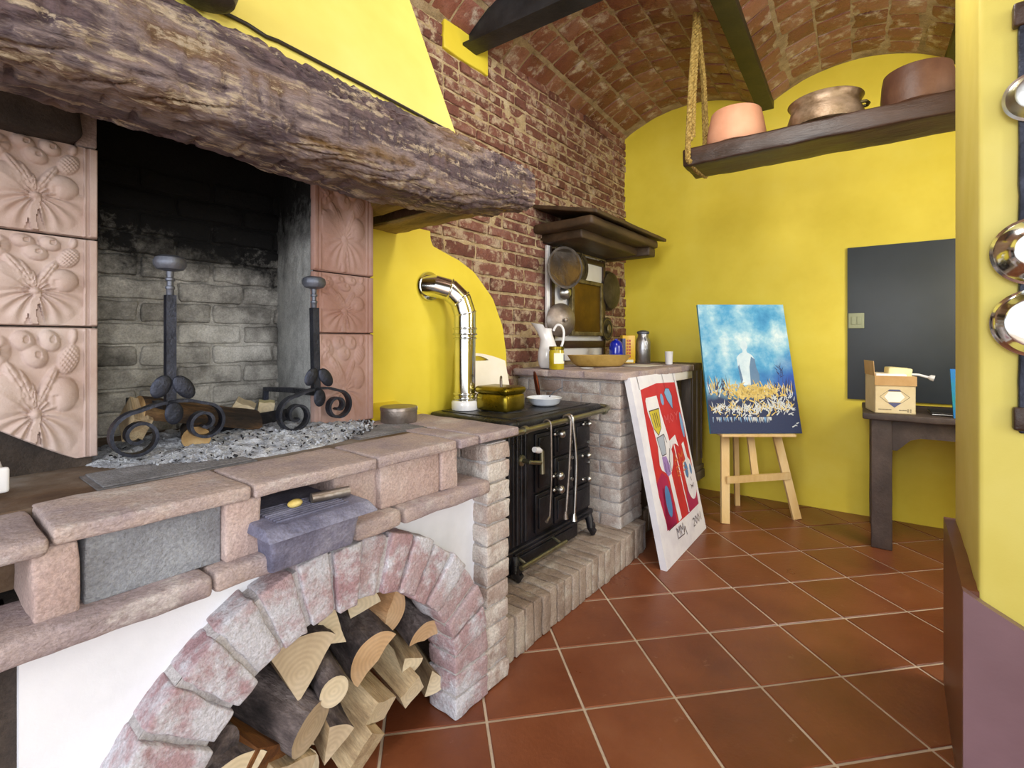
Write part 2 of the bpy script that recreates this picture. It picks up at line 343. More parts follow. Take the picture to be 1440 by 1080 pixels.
    def bar(s, pts, w, h, m=0, up=(0, 1, 0), tint=.5):
        """rectangular strip swept along pts: w across 'up', h along 'up'"""
        pts = [Vector(p) for p in pts]; n = len(pts); rings = []; U = Vector(up)
        for i in range(n):
            d = (pts[min(i + 1, n - 1)] - pts[max(i - 1, 0)]).normalized()
            u = (U - d * U.dot(d)).normalized(); w_ = d.cross(u)
            ww = w[i] if isinstance(w, (list, tuple)) else w
            rings.append([s.v(pts[i] + u * h / 2 * a + w_ * ww / 2 * b) for a, b in ((1, 1), (1, -1), (-1, -1), (-1, 1))])
        for i in range(n - 1):
            for k in range(4):
                s.face([rings[i][k], rings[i][(k + 1) % 4], rings[i + 1][(k + 1) % 4], rings[i + 1][k]], m, tint)
        s.face(list(reversed(rings[0])), m, tint); s.face(rings[-1], m, tint)
        return s
    def lathe(s, prof, c=(0, 0, 0), seg=32, m=0, X=None, f=None, closed=False, tint=.5):
        c = Vector(c); rings = []
        for r, z in prof:
            ring = []
            for k in range(seg):
                a = 2 * PI * k / seg; p = Vector((max(r, 1e-5) * math.cos(a), max(r, 1e-5) * math.sin(a), z))
                if f: p = Vector(f(p))
                if X: p = X @ p
                ring.append(s.v(p + c))
            rings.append(ring)
        n = len(rings)
        for i in range(n - (0 if closed else 1)):
            A, B = rings[i], rings[(i + 1) % n]
            for k in range(seg): s.face([A[k], A[(k + 1) % seg], B[(k + 1) % seg], B[k]], m, tint)
        if not closed:
            s.face(list(reversed(rings[0])), m, tint); s.face(rings[-1], m, tint)
        return s
    def prism(s, poly, a, b, mp, m=0, ms=None, tint=.5):
        """2-D outline extruded between depth a and b; mp(x,y,depth) -> point"""
        A = [s.v(mp(x, y, a)) for x, y in poly]; B = [s.v(mp(x, y, b)) for x, y in poly]
        s.face(list(reversed(A)), m, tint); s.face(B, m, tint); n = len(poly)
        for i in range(n): s.face([A[i], A[(i + 1) % n], B[(i + 1) % n], B[i]], m if ms is None else ms, tint)
        return s
    def grid(s, P, m=0, tint=.5, flip=False):
        V = [[s.v(p) for p in row] for row in P]
        for i in range(len(V) - 1):
            for j in range(len(V[0]) - 1):
                q = [V[i][j], V[i + 1][j], V[i + 1][j + 1], V[i][j + 1]]
                if flip: q.reverse()
                s.face(q, m, tint)
        return V
    def sphere(s, c, r, m=0, seg=16, X=None, sc_=(1, 1, 1), tint=.5):
        pr = [(r * math.sin(PI * i / 10) , -r * math.cos(PI * i / 10)) for i in range(11)]
        s.lathe(pr, c, seg, m, f=lambda p: (p.x * sc_[0], p.y * sc_[1], p.z * sc_[2]), X=X, tint=tint); return s
    def build(s, name, mats, parent=None, frame=None, base=None, ang=40, flat=False, norm=True):
        if isinstance(mats, str): mats = [mats]
        root = parent
        if parent is not None: frame, base = BASE[parent.name]
        base = Vector(base or (0, 0, 0)); frame = frame or 'C'
        bmesh.ops.translate(s.bm, verts=s.bm.verts, vec=-base)
        if norm: bmesh.ops.recalc_face_normals(s.bm, faces=s.bm.faces)
        me = bpy.data.meshes.new(name); s.bm.to_mesh(me); s.bm.free()
        for x in mats: me.materials.append(M[x])
        if not flat:
            me.shade_smooth(); me.set_sharp_from_angle(angle=math.radians(ang))
        o = bpy.data.objects.new(name, me); COL.objects.link(o)
        if parent is not None: o.parent = parent
        else: o.matrix_world = FR[frame] @ Matrix.Translation(base)
        BASE[o.name] = (frame, base)
        return o
def thing(name, label, cat, frame, base, group=None):
    o = bpy.data.objects.new(name, None); COL.objects.link(o); o.empty_display_size = .1
    o.matrix_world = FR[frame] @ Matrix.Translation(base); o['label'] = label; o['category'] = cat
    if group: o['group'] = group
    BASE[o.name] = (frame, Vector(base)); return o
def tag(o, label, cat, group=None, kind=None):
    o['label'] = label; o['category'] = cat
    if group: o['group'] = group
    if kind: o['kind'] = kind
    return o
def smooth(pts, n=6):
    P = [Vector(p) for p in pts]; out = []
    for i in range(len(P) - 1):
        p0 = P[max(i - 1, 0)]; p1 = P[i]; p2 = P[i + 1]; p3 = P[min(i + 2, len(P) - 1)]
        for k in range(n):
            t = k / n
            out.append(.5 * ((2 * p1) + (-p0 + p2) * t + (2 * p0 - 5 * p1 + 4 * p2 - p3) * t * t + (-p0 + 3 * p1 - 3 * p2 + p3) * t ** 3))
    out.append(P[-1]); return out
def struct(o): o['kind'] = 'structure'; return o
R = random.uniform

# ------------------------------------------------------------------ floor
T = .3196; YAW = .1654; OX = -.5512; OY = -3.8091
FR['F'] = Matrix.Rotation(YAW, 4, 'Z') @ Matrix.Translation((-OX * T, -OY * T, 0))
mb = MB()
mb.box(-14 * T, 26 * T, -16 * T, 16 * T, -.05, -.0045, m=1)
mb_g = .0045
for i in range(-10, 22):
    for j in range(-9, 14):
        P = FR['F'] @ Vector(((i + .5) * T, (j + .5) * T, 0))
        if P.y < -1.2 or P.y > 5 or P.x < -2.2 or P.x > 4.4: continue
        dz = R(-.0006, .0006)
        x0, x1, y0, y1 = i * T + mb_g, (i + 1) * T - mb_g, j * T + mb_g, (j + 1) * T - mb_g
        e = .003; t = R(0, 1)
        a = [mb.v(p) for p in ((x0, y0, -.003), (x1, y0, -.003), (x1, y1, -.003), (x0, y1, -.003))]
        b = [mb.v(p) for p in ((x0 + e, y0 + e, dz), (x1 - e, y0 + e, dz), (x1 - e, y1 - e, dz), (x0 + e, y1 - e, dz))]
        mb.face(b, 0, t)
        for k in range(4): mb.face([a[k], a[(k + 1) % 4], b[(k + 1) % 4], b[k]], 0, t)
struct(mb.build('floor', ['floor_tile', 'grout'], frame='F', flat=True))

# ------------------------------------------------------------------ walls
NW = 1.915                                  # face of the hearth wall
mb = MB(); mb.box(-.3, 3.2, 0, .15, 0, 3.5); struct(mb.build('wall_back', 'yellow_wall', frame='B'))
mb = MB(); mb.box(3.1, 3.25, -3.4, 0, 0, 3.5); struct(mb.build('wall_far_right', 'yellow_wall', frame='B'))
# rough brick hearth wall
mb = MB()
def yellow_edge(z):      # right edge of the plastered patch beside the pipe
    pts = [(.86, 2.235), (1.129, 2.224), (1.283, 2.192), (1.441, 2.105), (1.573, 1.95), (1.64, 1.79), (1.655, 1.66), (1.70, 1.633)]
    if z <= pts[0][0]: return pts[0][1]
    for (a, b), (c, d) in zip(pts, pts[1:]):
        if z <= c: return b + (d - b) * (z - a) / (c - a)
    return 1.633
z = .80; row = 0
while z < 3.3:
    h = .076 if z < 1.72 else .056; j = .012 if z < 1.72 else .011
    L = .25; off = (row % 2) * .13 + R(-.02, .02)
    s0 = .85 - off
    while s0 < 4.15:
        ll = L if R(0, 1) > .3 else .12
        a, b = s0, min(s0 + ll - j, 4.13)
        if b - a > .02 and not (z < 1.0 and a > 2.45) and a > 1.16:
            n0 = NW + R(-.009, .006)
            mb.rb(a, b, n0, n0 + .07, z + R(0, .003), z + h - R(0, .004), r=.006, amp=.0055, fr=30, div=.035 if z < 1.75 else .05, tint=R(0, 1), seed=R(0, 99))
        s0 += ll
    z += h + j; row += 1
P = []
for i in range(80):
    s_ = 1.2 + 2.95 * i / 79
    P.append([(s_, NW + .008 + .012 * noise.noise(Vector((s_ * 14, 0, zz * 14))), zz) for zz in [.0 + 3.3 * k / 79 for k in range(80)]])
mb.grid(P, 1)
mb.box(1.2, 4.15, NW + .03, NW + .2, 0, 3.3, m=1)
struct(mb.build('wall_left', ['brick_red', 'mortar_tan'], frame='A'))
# plaster patch round the girder end
mb = MB()
mb.rb(1.824, 2.187, NW - .012, NW + .05, 2.77, 3.4, r=.01, amp=.006, fr=9, div=.06)
struct(mb.build('trim_1', 'yellow_deep', frame='A'))
# plaster patch beside the flue pipe
mb = MB()
zs = [.80 + .94 * k / 40 for k in range(41)]
edge = [(yellow_edge(zz), zz) for zz in zs]
poly = [(1.15, .80)] + edge + [(1.15, 1.74)]
mb.prism(poly, 1.80, NW + .04, lambda x, y, d: (x, d, y))
mb.quad((1.17, 1.60, .884), (1.42, 1.60, .884), (1.42, 1.802, .93), (1.17, 1.802, .93))
struct(mb.build('trim_2', 'yellow_wall', frame='A'))
# wall that stands out on the right, with its painted dado
mb = MB(); mb.rb(1.66, 2.29, -2.4, -.155, 0, 3.4, r=.012, amp=.002, fr=5)
struct(mb.build('wall_right', 'yellow', frame='A'))
mb = MB()
P = []
for i in range(41):
    n_ = -.125 - 1.6 * i / 40
    top = .585 - .09 * min(1, i / 4.) + .006 * noise.noise(Vector((n_ * 20, 1, 0)))
    P.append((n_, top))
poly = [(P[0][0], 0)] + P + [(P[-1][0], 0)]
mb.prism(poly, 1.632, 1.662, lambda x, y, d: (d, x, y))
struct(mb.build('baseboard_front', 'dado', frame='A'))
mb = MB()
pts = [(1.663, .58), (1.70, .588), (1.76, .582), (1.80, .586), (1.9, .592), (2.0, .588), (2.1, .59), (2.2, .585), (2.305, .58)]
poly = [(1.663, 0)] + pts + [(2.305, 0)]
mb.prism(poly, -.125, -.157, lambda x, y, d: (x, d, y))
struct(mb.build('baseboard_right', 'dado_brown', frame='A'))

# ------------------------------------------------------------------ brick vaults, girders
BAYS = [(-.02, 1.10), (1.145, 2.175), (2.22, 3.25)]
def arcz(t, t0, t1, rise=.165, z0=2.995):
    w = (t1 - t0) / 2; Rr = (w * w + rise * rise) / (2 * rise); c = (t0 + t1) / 2
    return z0 + rise - Rr + math.sqrt(max(0, Rr * Rr - (t - c) ** 2))
mb = MB()
for bi, (t0, t1) in enumerate(BAYS):
    lo = t0 - (.42 if bi == 0 else .03); hi = t1 + .03
    nt_ = 26
    for (ya, yb) in ((0.05, -2.0), (-2.0, -5.2)):
        P = []
        for i in range(nt_ + 1):
            t = lo + (hi - lo) * i / nt_
            P.append([(t, ya + (yb - ya) * k / 30, arcz(t, t0, t1) - .003 + .006 * noise.noise(Vector((t * 9, k * .9, bi)))) for k in range(31)])
        mb.grid(P, 1)
    w = .150; na = max(1, int((hi - lo) / .157)); st = (hi - lo) / na
    yend = -4.6
    for i in range(na):
        tc_ = lo + (i + .5) * st
        dz = (arcz(tc_ + .01, t0, t1) - arcz(tc_ - .01, t0, t1)) / .02
        X0 = Matrix.Translation((tc_, 0, arcz(tc_, t0, t1))) @ Matrix.Rotation(-math.atan(dz), 4, 'Y')
        y = -.02 - (i % 2) * .08
        while y > yend:
            ln = .155 + R(-.006, .006)
            X = X0 @ Matrix.Translation((0, y - ln / 2, R(-.002, .002))) @ Matrix.Rotation(R(-.02, .02), 4, 'X') @ Matrix.Rotation(R(-.02, .02), 4, 'Y') @ Matrix.Rotation(R(-.02, .02), 4, 'Z')
            mb.rb(-st / 2 + .0025, st / 2 - .0025, -ln / 2 + .006, ln / 2 - .006, -.008, .012, r=.006, amp=.0025, fr=24, div=.06, X=X, tint=R(0, 1), seed=R(0, 99))
            y -= ln
struct(mb.build('ceiling', ['vault_tile', 'vault_mortar'], frame='B'))
def ibeam(mbx, L0, L1, z0, h, w, along):
    for (a, b, c, d) in ((-w / 2, w / 2, z0, z0 + .014), (-.006, .006, z0 + .014, z0 + h - .014), (-w / 2, w / 2, z0 + h - .014, z0 + h)):
        if along == 'y': mbx.box(a, b, L0, L1, c, d)
        else: mbx.box(L0, L1, a, b, c, d)
for t_, nm in ((1.122, 1), (2.197, 2)):
    mb = MB(); mb.rb(-.054, .054, -4.6, .05, 0, .16, r=.004)
    bmesh.ops.translate(mb.bm, verts=mb.bm.verts, vec=(t_, 0, 2.955))
    o = mb.build('ceiling_joist', 'girder_brown', frame='B', base=(t_, -2.2, 2.955))
    tag(o, ['', 'dark iron joist between the vaults, beside the hanging rope', 'dark iron joist at the far right corner above the dark brown pot'][nm], 'beam', 'iron joists carrying the brick vaults')
mb = MB(); ibeam(mb, -.14, 3.05, 0, .22, .12, 'x')
bmesh.ops.translate(mb.bm, verts=mb.bm.verts, vec=(0, -2.03, 2.845))
tag(mb.build('ceiling_girder', 'girder', frame='B', base=(1.4, -2.03, 2.845)), 'black iron girder set in the brick wall at the top, crossing under the vaults', 'beam')

# ------------------------------------------------------------------ fireplace
fp = thing('fireplace', 'big raised open fireplace with log mantel, relief tiles and an arched wood store below', 'fireplace', 'A', (.7, 1.2, 0))
CX, CZ, RI, RO = .71, .14, .39, .545
# white plaster front with arched opening
mb = MB()
NP = 1.165
cols = 120
def arch_h(s_, Rr=.46):
    d = abs(s_ - CX)
    return CZ + math.sqrt(Rr * Rr - d * d) if d < Rr else 0
for i in range(cols):
    a = .132 + (1.27 - .132) * i / cols; b = .132 + (1.27 - .132) * (i + 1) / cols
    ha, hb = arch_h(a), arch_h(b)
    mb.quad((a, NP, ha), (b, NP, hb), (b, NP, .70), (a, NP, .70))
mb.box(-.6, .132, NP + .02, NP + .2, 0, .70, m=1)
mb.quad((.132, NP, 0), (.132, NP, .70), (.132, NP + .1, .70), (.132, NP + .1, 0))
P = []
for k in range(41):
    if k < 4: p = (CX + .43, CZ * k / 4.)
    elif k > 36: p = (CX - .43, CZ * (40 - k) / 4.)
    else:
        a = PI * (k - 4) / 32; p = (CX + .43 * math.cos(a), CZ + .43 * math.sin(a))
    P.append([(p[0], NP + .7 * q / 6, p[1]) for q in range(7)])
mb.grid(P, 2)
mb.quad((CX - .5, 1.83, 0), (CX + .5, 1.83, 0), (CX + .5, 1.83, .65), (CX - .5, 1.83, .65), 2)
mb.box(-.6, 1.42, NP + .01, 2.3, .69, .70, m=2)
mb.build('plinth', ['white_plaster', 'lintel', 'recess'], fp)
# arch of bricks on edge
mb = MB()
nb = 19
for i in range(-2, nb + 2):
    if i < 0 or i >= nb:
        side = 1 if i < 0 else -1; k = (-1 - i) if i < 0 else (i - nb)
        zc = CZ - .035 - k * .072
        x0 = CX + side * RI; x1 = CX + side * RO
        mb.rb(min(x0, x1), max(x0, x1), 1.09 + R(-.006, .006), 1.22, zc - .032, zc + .032, r=.006, amp=.0045, fr=26, div=.022, tint=R(0, 1), seed=R(0, 99))
        continue
    a = PI * (i + .5) / nb; w = PI * .465 / nb - .010; jn = R(-.008, .008); jr = R(-.006, .006)
    def f(p, a=a):
        rr = RI + .078 + p.z; xx = p.x * rr / .468
        ca, sa = math.cos(a), math.sin(a)
        return (CX + rr * ca - xx * sa, p.y, CZ + rr * sa + xx * ca)
    mb.rb(-w / 2, w / 2, 1.09 + jn, 1.22, -.078 + jr, .078 + jr, r=.006, amp=.0045, fr=26, div=.022, f=f, tint=R(0, 1), seed=R(0, 99))
P = []
for q, rr in enumerate([RI + .006, RI + .04, RO - .04, RO - .006]):
    P.append([(CX + rr * math.cos(PI * k / 60), 1.101 + .006 * noise.noise(Vector((k * .6, q * 3, 0))), CZ + rr * math.sin(PI * k / 60)) for k in range(61)])
mb.grid(P, 1)
for sd in (1, -1):
    x0, x1 = sorted((CX + sd * (RI + .006), CX + sd * (RO - .006)))
    mb.box(x0, x1, 1.101, 1.2, 0, CZ, m=1)
for rr in (RI + .006, RO - .006):
    P = [[(CX + rr * math.cos(PI * k / 60), n_, CZ + rr * math.sin(PI * k / 60)) for k in range(61)] for n_ in (1.101, 1.2)]
    mb.grid(P, 1)
mb.build('wood_store_arch', ['brick_arch', 'mortar_grey'], fp)
# ledge
for a, b in ((-.05, S(297, 1.08)), (S(300, 1.08), S(392, 1.08)), (S(498, 1.08), S(563, 1.08)), (S(566, 1.08), 1.245)):
    mb = MB(); mb.rb(a, b, 1.07, 1.25, .692, .736, r=.012, amp=.004, fr=12, div=.03, tint=R(0, 1), seed=R(0, 99))
    mb.build('ledge_brick', 'slab', fp)
# uprights and panels in the band below the slabs
def upr(nm, u0, u1, n0, mat, n1=1.30, z0=.734, z1=.859, amp=.003, r=.007):
    mb = MB(); mb.rb(S(u0, n0), S(u1, n0), n0, n1, z0, z1, r=r, amp=amp, fr=14, div=.035, tint=R(0, 1), seed=R(0, 99)); mb.build(nm, mat, fp)
upr('upright_stone', 45, 113, 1.105, 'panel_pink')
upr('ash_door', 119, 311, 1.125, 'panel_grey', amp=.002, r=.004)
upr('upright_stone', 317, 368, 1.105, 'panel_pink')
upr('inner_stone', 470, 530, 1.135, 'panel_pink')
upr('side_panel', 535, 618, 1.115, 'panel_pink', amp=.003)
upr('upright_stone', 621, 644, 1.11, 'panel_pink')
# slabs of the hearth edge
for a, b in ((-.15, S(72, 1.1)), (S(76, 1.1), S(355, 1.1)), (S(357, 1.1), S(530, 1.1)), (S(532, 1.1), S(643, 1.1)), (S(646, 1.1), S(672, 1.1)), (S(674, 1.1), 1.43)):
    mb = MB(); last = a > 1.1
    mb.rb(a, b - .003, 1.095 + R(-.004, .004), 1.32 if not last else 1.62, .857 - (.01 if a < 0 else 0), .887 - (.006 if a < 0 else 0), r=.007 if a > 0 else .012, amp=.003, fr=10, div=.03, tint=R(0, 1), seed=R(0, 99))
    mb.build('hearth_slab', 'slab', fp)
mb = MB()
mb.box(-.6, 1.42, 1.30, 1.62, .736, .882)
mb.box(-.6, 1.15, 1.62, 2.3, .736, .882)
mb.build('hearth_bed', 'hearth_stone', fp)
# ribbed cast-iron plates let into the hearth
for a, b, c, d in ((.27, .60, 1.335, 1.50), (.93, 1.22, 1.36, 1.53)):
    mb = MB(); mb.box(a, b, c, d, .878, .885)
    k = c + .008
    while k < d - .006:
        mb.rb(a + .01, b - .01, k, k + .006, .884, .889, r=.002); k += .0115
    mb.build('hearth_grate', 'grate', fp)
# brick pier at the right end of the hearth
mb = MB(); z = .0; k = 0
while z < .845:
    h = min(.071, .846 - z)
    sp = [(1.10, 1.225), (1.235, 1.49), (1.50, 1.78)] if k % 2 else [(1.10, 1.36), (1.37, 1.50), (1.51, 1.78)]
    for a, b in sp:
        mb.rb(1.255 + R(-.003, .003), 1.375 + R(-.005, .004), a + R(-.004, .004), b, z + .004, z + h - .004, r=.006, amp=.0045, fr=26, div=.028, tint=R(0, 1), seed=R(0, 99))
    z += h; k += 1
mb.box(1.262, 1.366, 1.109, 1.79, 0, .846, m=1)
mb.build('hearth_pier', ['brick_pale', 'mortar_grey'], fp)
# firebox
mb = MB(); z = .885; row = 0
while z < 1.75:
    s0 = .18 - (row % 2) * .11
    while s0 < 1.04:
        ll = .23; a, b = max(s0, .2), min(s0 + ll - .01, 1.03)
        if b - a > .02: mb.rb(a, b, 2.045 + R(-.008, .006), 2.12, z, z + .068, r=.012, amp=.007, fr=18, div=.035, tint=R(0, 1), seed=R(0, 99))
        s0 += ll
    z += .077; row += 1
mb.box(.1, 1.1, 2.06, 2.2, .88, 2.4)
mb.bm.faces.ensure_lookup_table()
o = mb.build('fireback', 'fireback', fp)
mb = MB()
P = []
for i in range(25):
    q = i / 24.
    P.append([(.93 + .075 * q + .006 * noise.noise(Vector((q * 8, zz * 8, 3))), 1.64 + .42 * q, zz) for zz in [.88 + 1.5 * k / 40 for k in range(41)]])
mb.grid(P)
mb.build('firebox_cheek', 'fire_side', fp)
mb = MB()
mb.quad((.32, 1.64, .88), (.26, 2.08, .88), (.26, 2.08, 2.4), (.32, 1.64, 2.4))
mb.box(-.6, .318, 1.632, 2.2, .88, 2.4)
mb.prism([(.945, 1.652), (1.18, 1.652), (1.18, 2.2), (1.04, 2.2)], .88, 2.4, lambda x, y, d: (x, y, d))
mb.build('firebox_pier', 'lintel', fp)
# smoke hood: yellow front, soot black inside
K = .35
def hn(z): return 1.15 + (z - 1.87) * K
mb = MB()
zt = 3.3
def hood_s(z): return 1.165 - (z - 1.87) * .105
for (off, m_) in ((0, 0), (.03, 1)):
    mb.quad((-.9, hn(1.86) + off, 1.86), (hood_s(1.86) - off, hn(1.86) + off, 1.86), (hood_s(zt) - off, hn(zt) + off, zt), (-.9, hn(zt) + off, zt), m_)
    mb.quad((hood_s(1.86) - off, hn(1.86) + off, 1.86), (hood_s(1.86) - off, 2.1, 1.86), (hood_s(zt) - off, 2.1, zt), (hood_s(zt) - off, hn(zt) + off, zt), m_)
mb.quad((-.9, hn(1.86), 1.86), (-.9, hn(1.86) + .03, 1.86), (hood_s(1.86), hn(1.86) + .03, 1.86), (hood_s(1.86), hn(1.86), 1.86), 0)
mb.quad((-.9, 2.14, 1.6), (1.2, 2.14, 1.6), (1.2, 2.14, zt), (-.9, 2.14, zt), 1)
mb.box(-.9, 1.2, 1.0 + .2, 2.2, 3.32, 3.36, m=1)
mb.build('smoke_hood', ['yellow', 'soot'], fp, norm=False)
# masonry above the tiles
mb = MB()
mb.rb(-.6, .285, 1.56, 1.66, 1.69, 2.5, r=.02, amp=.012, fr=5, div=.06)
mb.build('hood_lintel', 'lintel', fp)
mb = MB(); mb.rb(.285, .325, 1.61, 1.68, 1.692, 1.80, r=.006, amp=.003, fr=14, div=.03); mb.build('cap_stone', 'slab', fp)
mb = MB(); mb.rb(.92, 1.20, 1.62, 1.72, 1.80, 2.3, r=.02, amp=.01, fr=6, div=.06); mb.build('hood_lintel', 'lintel', fp)
mb = MB(); mb.rb(1.165, 1.26, 1.45, 1.82, 1.72, 1.90, r=.02, amp=.008, fr=8, div=.05); mb.build('corbel_stone', 'corbel_wood', fp)
# log mantel
mb = MB()
ns, nr = 420, 100; P = []
for i in range(ns + 1):
    s_ = -.75 + (1.505 + .75) * i / ns
    q = max(0, min(1, (s_ - .1) / 1.4))
    zb = 1.652 + .012 * math.sin(s_ * 5 + .5); ztp = 1.885 - .012 * q - (max(0, s_ - 1.15) * .07)
    if s_ > 1.2: zb += (s_ - 1.2) * .12
    cz_, hz = (zb + ztp) / 2, (ztp - zb) / 2; cn, hn_ = 1.215 + .01 * math.sin(s_ * 3), .125
    row = []
    for k in range(nr):
        a = 2 * PI * k / nr; ca, sa = math.cos(a), math.sin(a)
        ex = .4
        x = math.copysign(abs(ca) ** ex, ca) * hn_; y = math.copysign(abs(sa) ** ex, sa) * hz
        p = Vector((s_, cn + x, cz_ + y))
        q1 = Vector((s_ * 2.2, p.y * 7, p.z * 7)); q2 = Vector((s_ * 9, p.y * 40, p.z * 40)); q3 = Vector((s_ * 30, p.y * 30, p.z * 30))
        d = .011 * noise.noise(q1) + .009 * noise.noise(q2) + .005 * noise.noise(q3)
        rdg = 1 - abs(noise.noise(Vector((s_ * 6, p.y * 34 + s_ * 5, p.z * 34 - s_ * 6)))) * 2
        d -= .010 * max(0, rdg - .72) / .28
        d -= .006 * abs(noise.noise(Vector((s_ * 46, p.y * 46, p.z * 46 + s_ * 30))))
        if ca < -.3:      # adze cuts along the front face
            ph = s_ * 26 + 2.5 * noise.noise(q1 * .8) + p.z * 14
            d += .007 * (1 - (ph % 1.0)) * (.6 + noise.noise(q1 * 1.5))
        nrm = Vector((0, ca, sa)).normalized()
        p += nrm * d; row.append(tuple(p))
    P.append(row + [row[0]])
V = mb.grid(P)
e0 = [V[ns][k] for k in range(nr)]
c = mb.v((1.508, 1.215, 1.76))
for k in range(nr): mb.face([e0[k], e0[(k + 1) % nr], c])
bmesh.ops.remove_doubles(mb.bm, verts=mb.bm.verts, dist=1e-5)
mb.build('mantel_log', 'beam_wood', fp, ang=60)
# corbel under the mantel's right end
mb = MB()
def cf(p): return (p.x, p.y, p.z + (p.y - 1.15) * .12)
mb.rb(1.285, 1.43, 1.15, 1.84, 1.69, 1.79, r=.008, amp=.006, fr=14, div=.03)
mb.build('corbel', 'corbel_wood', fp)
mb = MB(); mb.rb(1.276, 1.284, 1.16, 1.79, 1.70, 1.785, r=.002); mb.build('corbel_plate', 'shelf_wood', fp)
# carved fruit relief tiles
def relief(x, y):
    h = 0
    def ell(cx, cy, rx, ry, a, hh):
        dx, dy = x - cx, y - cy; c_, s_ = math.cos(a), math.sin(a)
        u, v = (dx * c_ + dy * s_) / rx, (-dx * s_ + dy * c_) / ry; d = u * u + v * v
        return (hh * math.sqrt(1 - d), u, v, d) if d < 1 else (0, 0, 0, 9)
    def put(v):
        nonlocal h; h = max(h, v)
    # big left fruit with ribs, right apple
    r = ell(.27, .50, .19, .17, .2, .85)
    if r[0]: put(r[0] * (1 - .12 * abs(math.sin(5 * math.atan2(y - .40, x - .42)))))
    r = ell(.70, .50, .135, .135, 0, .9)
    if r[0]: put(r[0] * (1 - .25 * math.exp(-((x - .64) ** 2) / .0006) * (y < .5)))
    for cx, cy, rx, ry, a in ((.40, .90, .095, .075, -.3), (.49, .79, .105, .085, -.4), (.60, .90, .095, .075, -.5)):
        r = ell(cx, cy, rx, ry, a, .7)
        if r[0]: put(r[0] - (.22 if (x - cx - .02) ** 2 + (y - cy - .01) ** 2 < .0006 else 0))
    r = ell(.75, .76, .085, .12, -.5, .72)
    if r[0]: put(r[0] * (.78 + .22 * math.sin(r[1] * 14 + r[2] * 9) * math.sin(r[2] * 14 - r[1] * 9)))
    r = ell(.79, .93, .035, .06, -.2, .5); put(r[0])
    # daisy
    d = math.hypot(x - .20, y - .83)
    if d < .12: put(.5 * (1 - (d / .12) ** 4) * (.6 + .4 * abs(math.cos(3.5 * math.atan2(y - .83, x - .20)))))
    if d < .035: put(.75)
    # leaves out of the knot
    for tx, ty, w in ((.26, .76, .055), (.36, .70, .05), (.66, .72, .05), (.46, .60, .03), (.12, .66, .045)):
        bx, by = .49, .40; lx, ly = tx - bx, ty - by; ln = math.hypot(lx, ly)
        r = ell((tx + bx) / 2, (ty + by) / 2, ln / 2, w, math.atan2(ly, lx), .78)
        if r[0]: put(r[0] * (.8 if abs(r[2]) < .12 else 1) * (1 - .15 * abs(math.sin(r[1] * 9))))
    # knot, ribbon folds and stem
    dx, dy = x - .49, y - .36
    if y < .46:
        an = math.atan2(dy, abs(dx) + 1e-6); rad = math.hypot(dx, dy)
        if rad < .40 and an > -1.35:
            fold = .5 + .5 * math.sin(an * 15 + rad * 14)
            env = max(0, 1 - (rad / .40) ** 3) * min(1, rad / .08)
            put((.22 + .38 * fold) * env)
    if abs(dx + .02 * math.sin(y * 12)) < .028 and y < .36: put(.55)
    r = ell(.49, .37, .05, .045, 0, .75); put(r[0])
    # plain moulded border on both sides
    b = min(x, 1 - x)
    if b < .075: h = max(h * .0, .45)
    elif b < .10: h = .05 + h * .2
    elif b < .125: h = max(.3, h * .5)
    return h
def tile_mesh(mbx, s0, s1, z0, z1, face, bottom=None, depth=.022, nx=110, ny=110, tint=.5):
    P = []
    for i in range(nx + 1):
        x = i / nx; row = []
        zb = z0 + (bottom(x) if bottom else 0)
        for j in range(ny + 1):
            y = j / ny; zz = zb + (z1 - zb) * y
            yy = (zz - z0) / (z1 - z0)
            hh = relief(x, yy)
            e = min(i, nx - i, j, ny - j); hh *= min(1, e / 2.)
            row.append((s0 + (s1 - s0) * x, face - depth * hh - (.0 if e else -.012), zz))
        P.append(row)
    mbx.grid(P, tint=tint)
for k, (z0, z1) in enumerate(((1.462, 1.690), (1.238, 1.458), (.905, 1.234))):
    mb = MB()
    tile_mesh(mb, .098, .327, z0, z1, 1.612, bottom=(lambda x: .16 * max(0, .82 - x) ** 1.1) if k == 2 else None, tint=.4 + .2 * k)
    mb.rb(.10, .325, 1.618, 1.64, (z0 if k < 2 else z0 + .13), z1, r=.004)
    mb.build('relief_tile', 'terracotta', fp, ang=70)
for k, (z0, z1) in enumerate(((1.455, 1.795), (1.232, 1.451), (.892, 1.228))):
    mb = MB()
    tile_mesh(mb, .925, 1.180, z0, z1, 1.632, depth=.013, nx=90, ny=100, tint=.15 + .35 * k)
    mb.rb(.93, 1.175, 1.636, 1.66, z0, z1, r=.004)
    mb.build('relief_tile', 'terracotta_right', fp, ang=70)

# ------------------------------------------------------------------ cable along the hood, pot on the mantel
mb = MB(); pts = []
cp = [(-.2, 1.93), (.30, 1.928), (.44, 1.922), (.50, 1.921), (.54, 1.912), (.57, 1.916), (.8, 1.906), (1.0, 1.893), (1.15, 1.884)]
for (a, b), (c_, d) in zip(cp, cp[1:]):
    for q in range(6): t = q / 6.; s_ = a + (c_ - a) * t; z_ = b + (d - b) * t; pts.append((s_, hn(z_) - .006, z_))
mb.tube(pts, .0045, 8)
tag(mb.build('cable', 'cable', frame='A', base=(.5, 1.16, 1.90)), 'black cable running along the foot of the yellow smoke hood', 'cable')
mb = MB(); s_ = S(289, 1.105) ; c = (s_, 1.105, 1.895)
mb.lathe([(a * .78, b * .8) for a, b in [(0, 0), (.055, 0), (.068, .006), (.076, .03), (.078, .09), (.07, .13), (.072, .135), (.066, .137), (.062, .12), (.068, .08), (.064, .02), (0, .012)]], c, 40)
